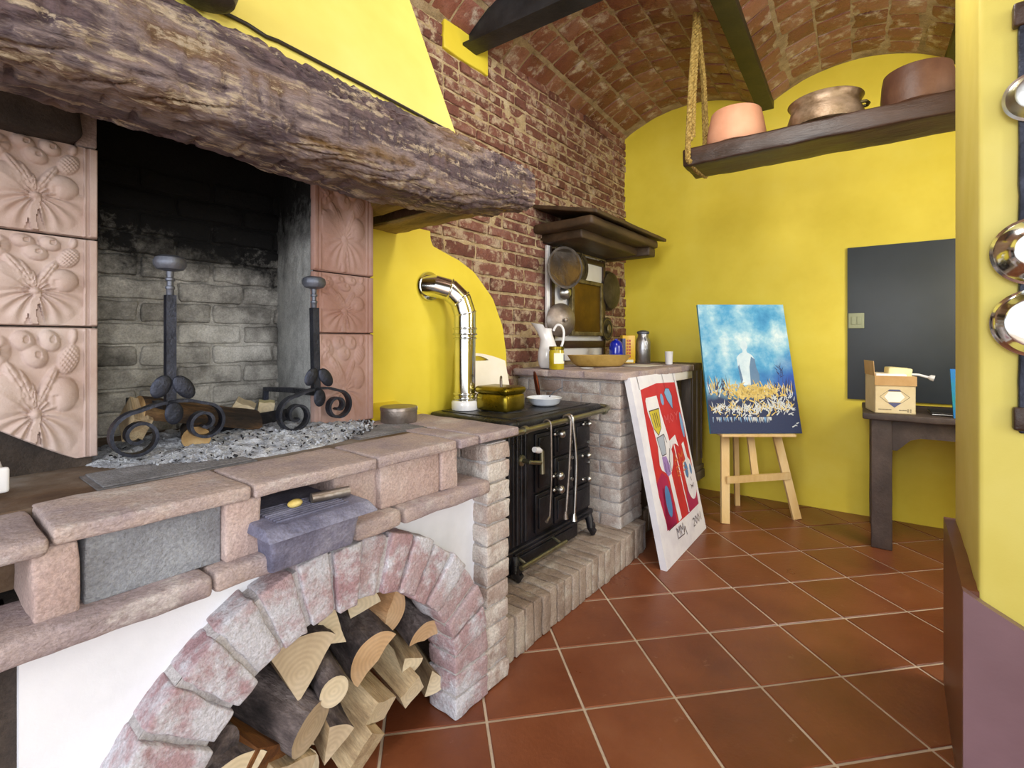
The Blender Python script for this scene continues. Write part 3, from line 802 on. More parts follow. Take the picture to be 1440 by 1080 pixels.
tag(mb.build('cooking_pot', 'black_pot', frame='A', base=c), 'dark round pot standing on top of the log mantel, cut by the picture top', 'pot')

# ------------------------------------------------------------------ fire dogs, ash, wood in the fire
def scroll(cx, cz, r0, turns, start, dirn, n):
    pts = []
    N_ = int(40 * turns)
    for i in range(N_ + 1):
        q = i / N_; a = start + dirn * 2 * PI * turns * q; r = r0 * (1 - .80 * q)
        pts.append((cx + r * math.cos(a), n, cz + r * math.sin(a)))
    return pts
def firedog(sc0, n0, w, h, label, leanx=0):
    base = (sc0, n0, .889)
    t = thing('fire_dog', label, 'fire dog', 'A', base, 'iron fire dogs')
    z0 = .889
    mb = MB()
    rL = w * .235; rR = w * .20
    cl = (sc0 - w / 2 + rL, z0 + rL + .004); crr = (sc0 + w / 2 - rR, z0 + rR + .03)
    # arms: from post outwards over each spiral, then curling in
    topz = z0 + 2 * rL + .02
    armL = [(sc0 + .01, n0, topz + .004)] + [(sc0 - (sc0 - cl[0]) * q, n0, topz + .004 - .016 * q) for q in (.3, .6)]
    armL += scroll(cl[0], cl[1], rL, 1.6, PI / 2, 1, n0)
    armR = [(sc0 - .01, n0, topz + .004)] + [(sc0 + (crr[0] - sc0) * q, n0, topz + .004 - .004 * q) for q in (.3, .6)]
    armR += scroll(crr[0], crr[1], rR, 1.6, PI / 2, -1, n0)
    mb.bar(armL, .008, .028); mb.build('scroll_foot', 'iron', t)
    mb = MB(); mb.bar(armR, .008, .028); mb.build('scroll_foot', 'iron', t)
    mb = MB(); zt_ = z0 + h
    px = lambda z_: sc0 + leanx * (z_ - topz)
    mb.bar([(px(topz - .01), n0, topz - .01), (px(zt_ - .10), n0, zt_ - .10)], .023, .023)
    mb.build('post', 'iron', t)
    mb = MB()
    prof = [(.010, 0), (.011, .03), (.013, .032), (.013, .038), (.009, .04), (.009, .052), (.013, .054), (.013, .060), (.009, .062), (.011, .078), (.018, .08),
            (.036, .084), (.044, .094), (.045, .104), (.041, .114), (.028, .120), (0, .122)]
    mb.lathe([(a * .85, b) for a, b in prof], (px(zt_ - .05), n0, zt_ - .115), 28); mb.build('finial', 'iron_knob', t)
    # leaf ornaments
    mb = MB()
    for (dx, dz, sx, sz, an, dn) in ((-.025, .045, .022, .032, .5, -.016), (.028, .040, .022, .036, -.6, -.016), (.004, -.028, .022, .030, 0, -.018)):
        mb.sphere((0, 0, 0), 1, X=Matrix.Translation((sc0 + dx, n0 + dn, topz + dz)) @ Matrix.Rotation(an, 4, 'Y') @ Matrix.Diagonal((sx, .006, sz, 1)))
    mb.build('leaf_ornament', 'iron', t)
    mb = MB(); mb.bar([(sc0, n0, topz - .012), (sc0, n0 + .16, topz - .012), (sc0, n0 + .36, topz - .02), (sc0, n0 + .37, z0)], .018, .018, up=(1, 0, 0)); mb.build('log_rest', 'iron', t)
firedog(.462, 1.535, .27, .535, 'tall iron fire dog with mushroom top and scroll feet, on the left of the hearth')
firedog(.895, 1.560, .27, .525, 'tall iron fire dog leaning slightly beside the right relief tiles', -.02)
# ash bed
mb = MB()
nx, ny = 110, 90; P = []
for i in range(nx + 1):
    s_ = .30 + .88 * i / nx; row = []
    for j in range(ny + 1):
        n_ = 1.36 + .66 * j / ny
        d = ((s_ - .72) / .42) ** 2 + ((n_ - 1.68) / .32) ** 2
        e = max(0, 1 - d) ** .6
        zz = .876 + .030 * e + .012 * noise.noise(Vector((s_ * 22, n_ * 22, 0))) * e + .010 * noise.noise(Vector((s_ * 60, n_ * 60, 4))) * min(1, e * 3)
        if e > .02: zz += .006
        row.append((s_, n_, zz))
    P.append(row)
mb.grid(P)
for k in range(1500):
    a = R(0, 2 * PI); q = math.sqrt(R(0, 1)); s_ = .74 + .40 * q * math.cos(a); n_ = 1.60 + .24 * q * math.sin(a)
    zz = .889 + .02 * (1 - q); w = R(.0015, .006)
    X = Matrix.Translation((s_, n_, zz + R(0, .008))) @ Matrix.Rotation(R(0, 6), 4, (R(-1, 1), R(-1, 1), 1.01))
    mb.box(-w, w, -w * .6, w * .6, -w * .3, w * .3, m=0 if R(0, 1) < .72 else 1, X=X)
tag(mb.build('ash_heap', ['ash', 'char'], frame='A', base=(.74, 1.65, .884)), 'pale grey wood ash with charcoal bits spread between the fire dogs', 'ash', kind='stuff')

def cross(kind, r, asp=1.0, seg=22, ang=1.2):
    if kind == 'round': return [(r * math.cos(2 * PI * k / seg), r * asp * math.sin(2 * PI * k / seg), 0) for k in range(seg)]
    if kind == 'half':
        a = [(r * math.cos(PI * k / seg), r * asp * math.sin(PI * k / seg), 0) for k in range(seg + 1)]
        return a + [(-r * .5, .004, 1), (0, -.003, 1), (r * .5, .003, 1)]
    if kind == 'wedge':
        a = [(r * math.sin(-ang / 2 + ang * k / 12), r * asp * math.cos(-ang / 2 + ang * k / 12), 0) for k in range(13)]
        e = a[-1]; b = a[0]; cc = (0, r * asp * .42)   # recentre
        a = [(x, y - cc[1], 0) for x, y, _ in a]
        ap = (0, -cc[1])
        lerp = lambda p, q, t: (p[0] + (q[0] - p[0]) * t + R(-.002, .002), p[1] + (q[1] - p[1]) * t, 1)
        a[-1] = (a[-1][0], a[-1][1], 1)
        return a + [lerp(a[-1], ap, .35), lerp(a[-1], ap, .7), (ap[0], ap[1], 1), lerp(ap, a[0], .35), lerp(ap, a[0], .7)]
    if kind == 'slab':
        return [(-r, -r * asp, 1), (-r * .3, -r * asp * 1.05, 1), (r * .4, -r * asp * .95, 1), (r, -r * asp, 1), (r * 1.02, 0, 1), (r, r * asp, 1), (r * .3, r * asp * .9, 1), (-r * .4, r * asp * 1.08, 1), (-r, r * asp, 1), (-r * .98, 0, 1)]
def make_log(name, label, cat, group, c, d, L, kind, r, roll=0, asp=1, ang=1.2, mats=('bark', 'cut_pale', 'split_wood'), frame='A', tilt=0):
    """log whose sawn face is centred at c and which runs along d"""
    d = Vector(d).normalized(); up = Vector((0, 0, 1))
    x = d.cross(up).normalized(); x = -x; y = x.cross(d) * 1.0
    if y.z < 0: y = -y
    cs = cross(kind, r, asp, ang=ang); cr_, sr = math.cos(roll), math.sin(roll)
    mb = MB(); n = 9; rings = []; sd = R(0, 99)
    for i in range(n + 1):
        q = i / n; ring = []
        for (a, b, t) in cs:
            nz = 1 + .07 * noise.noise(Vector((a * 30 + sd, b * 30, q * 3))) + (.05 * noise.noise(Vector((a * 90 + sd, b * 90, q * 9))) if t == 0 else 0)
            if i == 0: nz = 1 + .03 * noise.noise(Vector((a * 30 + sd, b * 30, 0)))
            px, py = (a * cr_ - b * sr) * nz, (a * sr + b * cr_) * nz
            # sawn face may be slightly oblique
            ring.append(mb.v((px, py, q * L + (tilt * px if i == 0 else 0))))
        rings.append(ring)
    m_ = len(cs)
    for i in range(n):
        for k in range(m_):
            k2 = (k + 1) % m_
            mb.face([rings[i][k], rings[i][k2], rings[i + 1][k2], rings[i + 1][k]], 2 if (cs[k][2] or (cs[k2][2] and kind == 'slab')) else 0)
    mb.face(list(reversed(rings[0])), 1); mb.face(rings[-1], 1)
    o = mb.build(name, list(mats), frame='C', base=(0, 0, 0))
    Mx = Matrix(((x.x, y.x, d.x, c[0]), (x.y, y.y, d.y, c[1]), (x.z, y.z, d.z, c[2]), (0, 0, 0, 1)))
    o.matrix_world = FR[frame] @ Mx
    tag(o, label, cat, group); return o
FG = 'wood lying in the fire'
make_log('firewood_log', 'charred split log behind the left fire dog, sloping down to the right', 'log', FG, (.42, 1.68, .985), (.42, .04, -.10), .34, 'half', .062, 0, 1, mats=('log_charred', 'log_toasted', 'log_charred'))
make_log('firewood_log', 'short scorched log with golden face between the scrolls of the left fire dog', 'log', FG, (.535, 1.565, .925), (.3, 1, .03), .16, 'round', .036, 0, .9, mats=('log_charred', 'log_toasted', 'log_charred'))
make_log('firewood_log', 'pale reddish wood offcut standing behind the left fire dog post', 'log', FG, (.415, 1.63, .955), (.1, .8, .5), .10, 'slab', .022, .3, 1.8, mats=('split_wood', 'split_wood', 'split_wood'))
make_log('firewood_block', 'pale cracked wood wedge lying on the ash in the middle of the fire', 'wood block', FG, (.745, 1.78, .955), (.5, .9, .15), .07, 'slab', .032, .5, .9, mats=('cut_pale', 'cut_pale', 'cut_pale'))
make_log('firewood_block', 'small pale square wood block beside the cracked wedge in the fire', 'wood block', FG, (.84, 1.80, .952), (.4, .9, .05), .06, 'slab', .026, .15, 1, mats=('cream', 'cut_pale', 'cream'))
make_log('firewood_log', 'black burnt log end lying in the ash between the fire dogs', 'log', FG, (.655, 1.72, .925), (1, .25, .0), .26, 'round', .024, 0, 1, mats=('char', 'char', 'char'))

# ------------------------------------------------------------------ objects on the hearth
c = (S(561, 1.53), 1.53, .887)
mb = MB(); mb.lathe([(0, 0), (.068, 0), (.070, .003), (.070, .046), (.072, .047), (.072, .057), (.070, .060), (0, .061)], c, 40)
tag(mb.build('round_tin', 'pewter', frame='A', base=c), 'flat round grey tin at the back right of the hearth', 'tin')
c = (.118, 1.45, .885)
mb = MB(); mb.rb(c[0] - .05, c[0] + .025, c[1] - .03, c[1] + .04, .887, .965, r=.03, amp=.004, fr=14, div=.02)
mb.rb(c[0] - .045, c[0] + .030, c[1] - .034, c[1] - .02, .893, .945, r=.006)
tag(mb.build('marble_block', 'enamel_white', frame='A', base=c), 'white rounded marble block at the far left edge of the hearth', 'stone')

# ash box pushed into the gap over the arch
sa, sb = S(384, 1.03), S(509, 1.03)
c = ((sa + sb) / 2, 1.12, .70)
t = thing('ash_box', 'dark iron ash tray with ribbed rim, pushed into the gap above the arch', 'ash box', 'A', c)
mb = MB()
def taper(p):
    q = (p.z - .698) / .09; k = .93 + .07 * q
    return (c[0] + (p.x - c[0]) * k, 1.3 - (1.3 - p.y) * (.90 + .10 * q), p.z)
mb.rb(sa, sb, 1.03, 1.28, .698, .785, r=.008, amp=.002, fr=20, div=.03, f=taper)
mb.build('tray', 'iron_tray', t)
mb = MB()
def roof(p):
    q = max(0, (p.z - .786)) / .022
    return (c[0] + (p.x - c[0]) * (1 - .05 * q), p.y + (.035 * q if p.y < 1.1 else 0), p.z)
mb.rb(sa - .02, sb + .03, 1.005, 1.28, .783, .806, r=.004, f=roof)
for k in range(9): mb.rb(sa + .02, sb - .02, 1.055 + k * .013, 1.060 + k * .013, .805, .810, r=.002)
mb.build('ribbed_rim', 'iron_tray', t)
c = (S(470, 1.10), 1.11, .822)
mb = MB(); mb.tube([(c[0] - .055, c[1], .822), (c[0] + .035, c[1] - .02, .822)], [.012, .0125], 14)
tag(mb.build('metal_roll', 'pewter', frame='A', base=c), 'small grey metal tube lying on top of the iron ash tray', 'tube')
c = (S(421, 1.10), 1.12, .817)
mb = MB(); mb.sphere(c, .012, sc_=(1.5, 1, .8))
tag(mb.build('wood_chip', 'g_gold', frame='A', base=c), 'yellowish wood chip lying beside the grey tube on the ash tray', 'chip')

# ------------------------------------------------------------------ stacked firewood in the arch
G2 = 'split logs stacked in the arch'
def fl(u, v, n, kind, r, roll=0, asp=1, ang=1.2, d=(0, 1, 0), L=.35, mats=('bark', 'cut_pale', 'split_wood'), label='', tilt=0):
    make_log('firewood_log', label, 'log', G2, (S(u, n), n, ZA(u, v, n)), d, L, kind, r, roll, asp, ang, mats, tilt=tilt)
fl(503, 851, 1.20, 'wedge', .090, .55, 1, 1.5, d=(.35, 1, .0), L=.3, label='pale quarter log tucked under the crown of the arch, left of the orange half log')
fl(546, 861, 1.16, 'half', .064, 2.0, 1.1, mats=('split_wood', 'cut_orange', 'split_brown2'), d=(-.1, 1, .05), label='orange half-round log at the top right of the stack under the crown')
fl(470, 893, 1.14, 'wedge', .105, -.8, 1, 1.0, d=(.2, 1, .05), label='quarter log with dark bark on its left, below the arch crown')
fl(420, 886, 1.17, 'slab', .060, -.5, .5, mats=('split_wood', 'cut_grey', 'split_wood'), d=(.2, 1, .05), L=.3, label='smooth pale split plank at the upper left of the log stack')
fl(597, 900, 1.17, 'half', .056, 0.05, 1.15, mats=('bark', 'cut_orange', 'split_wood'), d=(.15, 1, .25), label='half log lying flat side down at the right edge of the stack')
fl(531, 928, 1.13, 'half', .076, -.75, 1.05, mats=('bark', 'cut_orange', 'split_wood'), d=(.15, 1, .10), label='large tilted orange half log in the centre right of the stack')
fl(424, 948, 1.12, 'wedge', .155, .1, 1, 1.1, mats=('bark', 'cut_grey', 'split_wood'), d=(.12, 1, .0), label='biggest quarter log with bark on top, its point facing down')
fl(470, 973, 1.085, 'round', .036, 0, 1.1, mats=('bark', 'cut_pale', 'split_wood'), d=(.2, 1, .12), L=.28, label='thin round log with whitish sawn end in the middle of the stack')
fl(438, 1024, 1.10, 'round', .062, 0, 1.0, mats=('bark', 'cut_grey', 'split_wood'), d=(-.35, 1, .28), L=.4, label='thick round log with rough grey bark running up to the left')
fl(575, 934, 1.16, 'wedge', .064, 2.6, 1, 1.4, mats=('split_wood', 'cut_pale', 'split_wood'), d=(.3, 1, .12), L=.3, label='small pale wedge below the flat half log on the right')
fl(580, 974, 1.13, 'slab', .036, -.5, .9, mats=('split_wood', 'cut_pale', 'split_wood'), d=(0, 1, .28), L=.3, label='small square split billet near the right foot of the stack')
fl(611, 956, 1.17, 'wedge', .080, 2.9, 1, 1.1, mats=('bark_brown', 'cut_pale', 'split_wood'), d=(.35, 1, .05), L=.3, label='upright wedge against the right jamb of the arch')
fl(536, 1000, 1.12, 'slab', .050, .5, .62, mats=('split_wood', 'cut_pale', 'split_wood'), d=(-.15, 1, .38), L=.32, label='cracked split billet below the large tilted orange half log')
fl(468, 1052, 1.10, 'wedge', .095, .5, 1, .8, mats=('bark', 'cut_grey', 'split_wood'), d=(.2, 1, .1), L=.3, label='narrow curved wedge standing on edge at the bottom centre')
fl(513, 1062, 1.10, 'slab', .055, -.9, .55, mats=('split_wood', 'split_wood', 'split_wood'), d=(.0, 1, .3), L=.3, label='fibrous grey split billet at the bottom, nearest the floor tiles')
fl(388, 1062, 1.12, 'slab', .080, .55, .30, mats=('split_brown', 'split_brown', 'split_brown'), d=(-.25, 1, .18), L=.42, label='dark orange brown split plank at the lower left of the stack')
fl(300, 1062, 1.13, 'round', .055, 0, 1, mats=('bark', 'bark', 'bark'), d=(-.1, 1, .05), label='dark barked log in the lower left corner of the arch')
fl(330, 1105, 1.10, 'wedge', .10, .1, 1, 1.4, mats=('bark', 'cut_pale', 'split_wood'), label='pale log at the bottom left cut off by the picture edge')
fl(410, 1092, 1.10, 'slab', .06, .4, .5, mats=('split_wood', 'cut_grey', 'split_wood'), d=(-.1, 1, .1), label='pale grey billet at the bottom between the brown plank and the thick barked log')
for (s_, z_, r_) in ((.45, .10, .09), (.64, .07, .07), (.55, .22, .06), (.72, .17, .05), (.40, .25, .05)):
    make_log('firewood_log', 'barked log of the bottom layer resting on the floor inside the arch', 'log', G2, (s_, 1.22, z_), (0, 1, 0), .4, 'round', r_)

# ------------------------------------------------------------------ brick step in front of the stove
mb = MB()
s_ = 1.285; k = 0
while s_ < 2.70:
    w = .060 + R(-.003, .003)
    n0 = 1.135 + R(-.004, .004) + (.0 if s_ < 2.6 else (s_ - 2.6) * .25)
    mb.rb(s_, s_ + w - .007, n0, 1.37, .0, .162 + R(-.004, .003), r=.006, amp=.004, fr=26, div=.03, tint=R(0, 1), seed=R(0, 99))
    mb.rb(s_ + .01, s_ + w + .003, 1.378, 1.62, .0, .160 + R(-.003, .003), r=.009, amp=.004, fr=20, div=.06, tint=R(0, 1), seed=R(0, 99))
    s_ += w
mb.box(1.28, 2.69, 1.147, 1.9, .0, .152, m=1)
while s_ < 3.9:
    w = .060
    mb.rb(s_, s_ + w - .006, 1.24 + R(-.004, .004), 1.45, .0, .150 + R(-.004, .003), r=.006, amp=.004, fr=26, div=.03, tint=R(0, 1), seed=R(0, 99))
    s_ += w
mb.box(2.69, 3.88, 1.25, 1.5, 0, .142, m=1)
tag(mb.build('brick_step', ['brick_step', 'mortar_grey'], frame='A', base=(2.0, 1.3, 0)), 'low brick step laid on edge, running under the black range', 'step')

# ------------------------------------------------------------------ cast iron range
st = thing('cooking_range', 'black cast-iron wood-burning range with metal rail and ball knobs', 'stove', 'A', (1.98, 1.5, .162))
s0, s1 = 1.60, 2.385
mb = MB(); mb.rb(s0 + .04, s1 - .03, 1.325, 1.75, .24, .80, r=.012)
for k in range(5): mb.tube([(s0 + .055 + k * .03, 1.326, .30), (s0 + .055 + k * .03, 1.326, .79)], .008 if k % 2 else .012, 10)
mb.rb(s0 + .03, s1 - .02, 1.315, 1.75, .785, .815, r=.008)
mb.rb(s0 + .02, s1 - .015, 1.305, 1.75, .262, .292, r=.01)
mb.build('body', 'cast_black', st)
mb = MB(); mb.rb(s0, s1 + .01, 1.265, 1.775, .815, .862, r=.018, div=.1)
mb.rb(s0 + .05, s1 - .04, 1.31, 1.74, .861, .866, r=.002)
mb.build('top_plate', 'stove_top', st)
for k, (cs_, r_) in enumerate(((1.86, .10), (2.16, .09))):
    mb = MB()
    for q in (1, .68, .36): mb.lathe([(r_ * q - .004, .8655), (r_ * q - .003, .868), (r_ * q, .868), (r_ * q + .001, .8655)], (cs_, 1.50, 0), 36)
    mb.build('hob_ring', 'stove_top', st)
# doors
def panel(nm, a, b, c_, d, raised=.008):
    mb = MB(); mb.rb(a, b, 1.312, 1.33, c_, d, r=.005)
    mb.rb(a + .018, b - .018, 1.312 - raised, 1.32, c_ + .018, d - .018, r=.004)
    return mb.build(nm, 'cast_black', st)
dr = panel('oven_door', 1.84, 1.985, .50, .77); panel('oven_door', 1.84, 1.985, .31, .49)
panel('fire_door', 2.0, 2.17, .64, .775); panel('fire_door', 2.0, 2.17, .45, .63); panel('fire_door', 2.0, 2.17, .31, .44)
panel('fire_door', 2.18, 2.345, .64, .775); panel('fire_door', 2.18, 2.345, .45, .63); panel('fire_door', 2.18, 2.345, .31, .44)
for (s_, z_, r_) in ((2.008, .752, .021), (1.995, .552, .021), (2.0, .485, .021), (2.277, .765, .016), (2.270, .600, .016), (2.275, .475, .016)):
    mb = MB(); mb.lathe([(.010, 0), (.010, .006), (.005, .008), (.005, .022)], (s_, 1.312, z_), 14, X=Matrix.Rotation(PI / 2, 4, 'X'))
    mb.sphere((s_, 1.280, z_), r_); mb.sphere((s_ - .03, 1.300, z_), .009); mb.build('ball_knob', 'steel_soft', st)
for (s_, z_) in ((2.13, .69), (2.14, .61), (2.12, .56), (2.14, .50), (2.31, .66), (2.32, .55)):
    mb = MB(); mb.lathe([(.011, 0), (.009, .008), (0, .010)], (s_, 1.305, z_), 12, X=Matrix.Rotation(PI / 2, 4, 'X')); mb.build('bolt', 'steel_soft', st)
# latch with porcelain grip
sl = 1.775; zl = .665
mb = MB()
mb.lathe([(.026, 0), (.024, .008), (.010, .012), (.009, .05)], (sl - .04, 1.318, zl + .005), 20, X=Matrix.Rotation(PI / 2, 4, 'X'))
mb.tube([(sl - .045, 1.27, zl + .005), (sl + .03, 1.258, zl - .01)], .010, 12)
mb.tube([(sl + .032, 1.256, zl + .045), (sl + .035, 1.256, zl - .06)], [.010, .012], 12)
mb.tube([(sl + .032, 1.256, zl + .045), (sl + .005, 1.25, zl + .052)], .006, 10)
lt = mb.build('latch', 'rail_metal', st)
mb = MB(); mb.tube([(sl + .012, 1.25, zl + .048), (sl - .01, 1.247, zl + .055), (sl - .045, 1.243, zl + .064)], [.010, .015, .012], 14); mb.build('porcelain_grip', 'enamel_white', lt)
# rail round the front
mb = MB()
rp = [(1.44, 1.235, .822), (1.60, 1.235, .822), (1.70, 1.235, .824), (2.30, 1.235, .830), (2.39, 1.235, .834), (2.425, 1.245, .836), (2.44, 1.27, .84), (2.435, 1.30, .842)]
mb.tube(smooth(rp, 5), .0125, 14)
for s_ in (1.65, 2.02, 2.36):
    mb.tube([(s_, 1.235, .824), (s_, 1.28, .822), (s_, 1.33, .80)], .009, 10)
    mb.lathe([(.0175, -.012), (.0185, 0), (.0175, .012)], (s_ + .0, 1.235, .826), 14, X=Matrix.Rotation(PI / 2, 4, 'Y'))
mb.build('rail', 'rail_metal', st)
# ornate feet
for s_ in (s0 + .06, s1 - .07):
    mb = MB()
    mb.tube([(s_ + .03, 1.34, .275), (s_ + .02, 1.31, .235), (s_ - .01, 1.29, .205), (s_ + .01, 1.285, .175), (s_ + .04, 1.29, .180)], [.028, .022, .016, .015, .012], 12)
    mb.sphere((s_ + .03, 1.30, .20), .024, sc_=(1.2, .6, 1)); mb.build('foot', 'cast_black', st)
for s_ in (s0 + .06, s1 - .07):
    mb = MB(); mb.tube([(s_, 1.70, .28), (s_, 1.70, .162)], [.03, .018], 12); mb.build('foot', 'cast_black', st)
mb = MB(); mb.tube([(1.66, 1.262, .232), (2.02, 1.262, .232)], .011, 12); mb.tube([(1.70, 1.262, .232), (1.70, 1.34, .262)], .008, 8); mb.tube([(1.98, 1.262, .232), (1.98, 1.34, .262)], .008, 8)
mb.build('ash_bar', 'rail_metal', st)
mb = MB(); mb.rb(1.66, 2.30, 1.29, 1.40, .27, .282, r=.004); mb.build('ash_shelf', 'cast_black', st)
mb = MB(); mb.rb(1.63, 2.22, 1.315, 1.60, .185, .262, r=.006); mb.rb(1.68, 2.16, 1.308, 1.33, .20, .25, r=.005); mb.build('ash_drawer', 'cast_black', st)
# fire irons hung on the rail
def iron_tool(pts, r, label, end=None, mat='pewter'):
    base = pts[0]; mb = MB()
    s_, n_, z_ = pts[0]
    hook = [(s_ + .012, n_ + .006, z_ - .02)] + [(s_ + .0, n_ + .020 * math.cos(a), z_ + .020 * math.sin(a)) for a in (0.3, .9, 1.57, 2.2, 2.9)]
    mb.tube(smooth(hook + [(s_, n_ - .021, z_ - .02)] + pts[1:], 4), r, 10)
    if end == 'rake': mb.tube([(pts[-1][0], pts[-1][1], pts[-1][2] + .006), (pts[-1][0] - .04, pts[-1][1] - .01, pts[-1][2] - .004)], [r, r * 1.6], 10)
    if end == 'knob': mb.tube([(pts[-1][0], pts[-1][1], pts[-1][2] + .03), (pts[-1][0], pts[-1][1], pts[-1][2] - .004)], [r * 1.2, r * 2.2], 10)
    tag(mb.build('fire_iron', mat, frame='A', base=base), label, 'fire iron', 'fire irons on the range rail')
iron_tool([(1.818, 1.235, .827), (1.815, 1.21, .60), (1.80, 1.21, .42)], .0042, 'thin ash rake hanging from the range rail, leftmost of the irons', 'rake')
iron_tool([(1.985, 1.235, .828), (1.965, 1.21, .62), (1.925, 1.205, .385)], .006, 'slanting poker in the middle of the range rail', 'knob')
iron_tool([(2.005, 1.235, .828), (2.02, 1.205, .62), (2.0, 1.205, .355)], .0072, 'thickest straight poker, rightmost on the range rail', 'knob', 'steel_soft')

# flue pipe
fpipe = thing('flue_pipe', 'shiny steel stove pipe bending into the yellow wall', 'stove pipe', 'A', (S(655, 1.66), 1.66, .866))
ps, pn, pr = S(655, 1.66), 1.665, .0515
mb = MB()
mb.tube([(ps, pn, .905), (ps, pn, 1.245)], pr, 40)
mb.build('pipe_section', 'chrome', fpipe)
mb = MB()
ctr = []
E = [(ps, pn, 1.235), (ps, pn, 1.335), (ps - .018, pn + .012, 1.40), (ps - .055, pn + .045, 1.448), (ps - .105, pn + .090, 1.466), (ps - .135, pn + .14, 1.468)]
mb.tube(E, [pr + .003] * 6, 40)
mb.build('elbow', 'chrome', fpipe, ang=12)
def ring(a, b, rr, w=.005):
    a, b = Vector(a), Vector(b); d = (b - a).normalized(); return [a - d * w, a - d * w * .5, a + d * w * .5, a + d * w], [rr - .002, rr + .002, rr + .002, rr - .002]
for (a, b, rr) in (((ps, pn, 1.262), (ps, pn, 1.3), pr + .006), ((ps, pn, 1.235), (ps, pn, 1.3), pr + .007), ((ps, pn, 1.215), (ps, pn, 1.3), pr + .004), ((ps, pn, 1.335), (ps - .01, pn + .006, 1.38), pr + .004), (E[2], E[3], pr + .005), (E[3], E[4], pr + .005), ((ps, pn, .945), (ps, pn, 1.0), pr + .006), ((ps, pn, .925), (ps, pn, 1.0), pr + .004)):
    mb = MB(); q, rs = ring(a, b, rr); mb.tube(q, rs, 40); mb.build('seam_ring', 'chrome', fpipe, ang=60)
mb = MB(); mb.lathe([(pr, 0), (.068, 0), (.072, .008), (.068, .014), (pr, .016)], (ps - .118, 1.783, 1.468), 40, X=Matrix.Rotation(-PI / 2 + .0, 4, 'X')); mb.build('wall_flange', 'chrome', fpipe)
mb = MB(); mb.lathe([(.058, .866), (.064, .868), (.066, .875), (.066, .905), (.062, .912), (pr, .914)], (ps, pn, 0), 40); mb.build('collar', 'enamel_white', fpipe)

# brass box with lid handle
c = (1.826, 1.515, .8665)
t = thing('brass_fish_kettle', 'olive brass lidded casserole standing on the range beside the flue pipe', 'casserole', 'A', c)
mb = MB(); mb.rb(1.75, 1.905, 1.415, 1.615, .8665, .955, r=.024, div=.05); mb.build('pan_body', 'brass', t)
mb = MB(); mb.rb(1.747, 1.908, 1.412, 1.618, .950, .985, r=.018, div=.05)
ld = mb.build('lid', 'brass', t)
mb = MB(); mb.tube(smooth([(1.785, 1.475, .980), (1.785, 1.475, 1.008), (1.793, 1.483, 1.024), (1.82, 1.505, 1.028), (1.847, 1.527, 1.024), (1.855, 1.535, 1.008), (1.855, 1.535, .980)]), .006, 10); mb.build('handle', 'pewter', ld)
# enamel frying pan
c = (2.10, 1.445, .8685)
t = thing('frying_pan', 'shallow white enamel pan with a thin iron handle on the range', 'pan', 'A', c)
mb = MB(); mb.lathe([(0, 0), (.058, 0), (.078, .012), (.090, .038), (.093, .040), (.090, .042), (.084, .034), (.070, .014), (.056, .006), (0, .005)], c, 40); mb.build('bowl', 'enamel_blue_white', t)
mb = MB(); mb.tube([(c[0] + .08, c[1] + .02, .905), (c[0] + .15, c[1] + .035, .925), (c[0] + .27, c[1] + .06, .935)], .004, 8); mb.build('handle', 'iron_knob', t)
# copper lid leaning at the back
c = (2.335, 1.66, .8665)
mb = MB()
X = Matrix.Rotation(-1.35, 4, 'Z') @ Matrix.Rotation(PI / 2 - .15, 4, 'Y') 
mb.lathe([(0, .012), (.05, .010), (.075, .004), (.080, 0), (.080, -.004), (.074, -.001), (.05, .005), (0, .007)], (c[0], c[1], .8665 + .080), 36, X=Matrix.Rotation(.75, 4, 'Z') @ Matrix.Rotation(PI / 2 - .16, 4, 'X'))
tag(mb.build('copper_lid', 'copper', frame='A', base=c), 'round copper lid propped upright at the back of the range', 'plate')
# cream board with cut-out handle leaning on the wall
s0b, s1b = 1.80, 2.165
c = ((s0b + s1b) / 2, 1.735, .8665)
mb = MB(); out = []
wq = (s1b - s0b)
for k in range(17):
    q = k / 16.; out.append((s0b + wq * q, 1.135 - .045 * (q ** 1.6) + .012 * math.sin(PI * q)))
hole = [(s0b + wq * (.12 + .50 * (.5 - .5 * math.cos(PI * k / 10))), 1.100 + .022 * math.sin(PI * k / 10)) for k in range(11)]
def bmap(x, z, d): return (x, 1.71 + (z - .8665) * .22 + d, z)
# front/back faces as strips so the handle hole is a real hole
def strip(d, m=0):
    N_ = 40
    def top(x):
        q = (x - s0b) / wq; return 1.135 - .045 * (max(q, 0) ** 1.6) + .012 * math.sin(PI * q)
    def htop(x):
        q = (x - s0b) / wq
        if .12 < q < .62: return 1.098 + .024 * math.sin(PI * (q - .12) / .5)
        return None
    for i in range(N_):
        a = s0b + wq * i / N_; b = s0b + wq * (i + 1) / N_; ha, hb = htop(a), htop(b)
        if ha is None or hb is None: mb.quad(bmap(a, .8665, d), bmap(b, .8665, d), bmap(b, top(b), d), bmap(a, top(a), d))
        else:
            mb.quad(bmap(a, .8665, d), bmap(b, .8665, d), bmap(b, 1.096, d), bmap(a, 1.096, d))
            mb.quad(bmap(a, ha, d), bmap(b, hb, d), bmap(b, top(b), d), bmap(a, top(a), d))
            mb.quad(bmap(a, 1.096, 0), bmap(b, 1.096, 0), bmap(b, 1.096, .012), bmap(a, 1.096, .012))
            mb.quad(bmap(a, ha, 0), bmap(b, hb, 0), bmap(b, hb, .012), bmap(a, ha, .012))
        mb.quad(bmap(a, top(a), 0), bmap(b, top(b), 0), bmap(b, top(b), .012), bmap(a, top(a), .012))
strip(0); strip(.012)
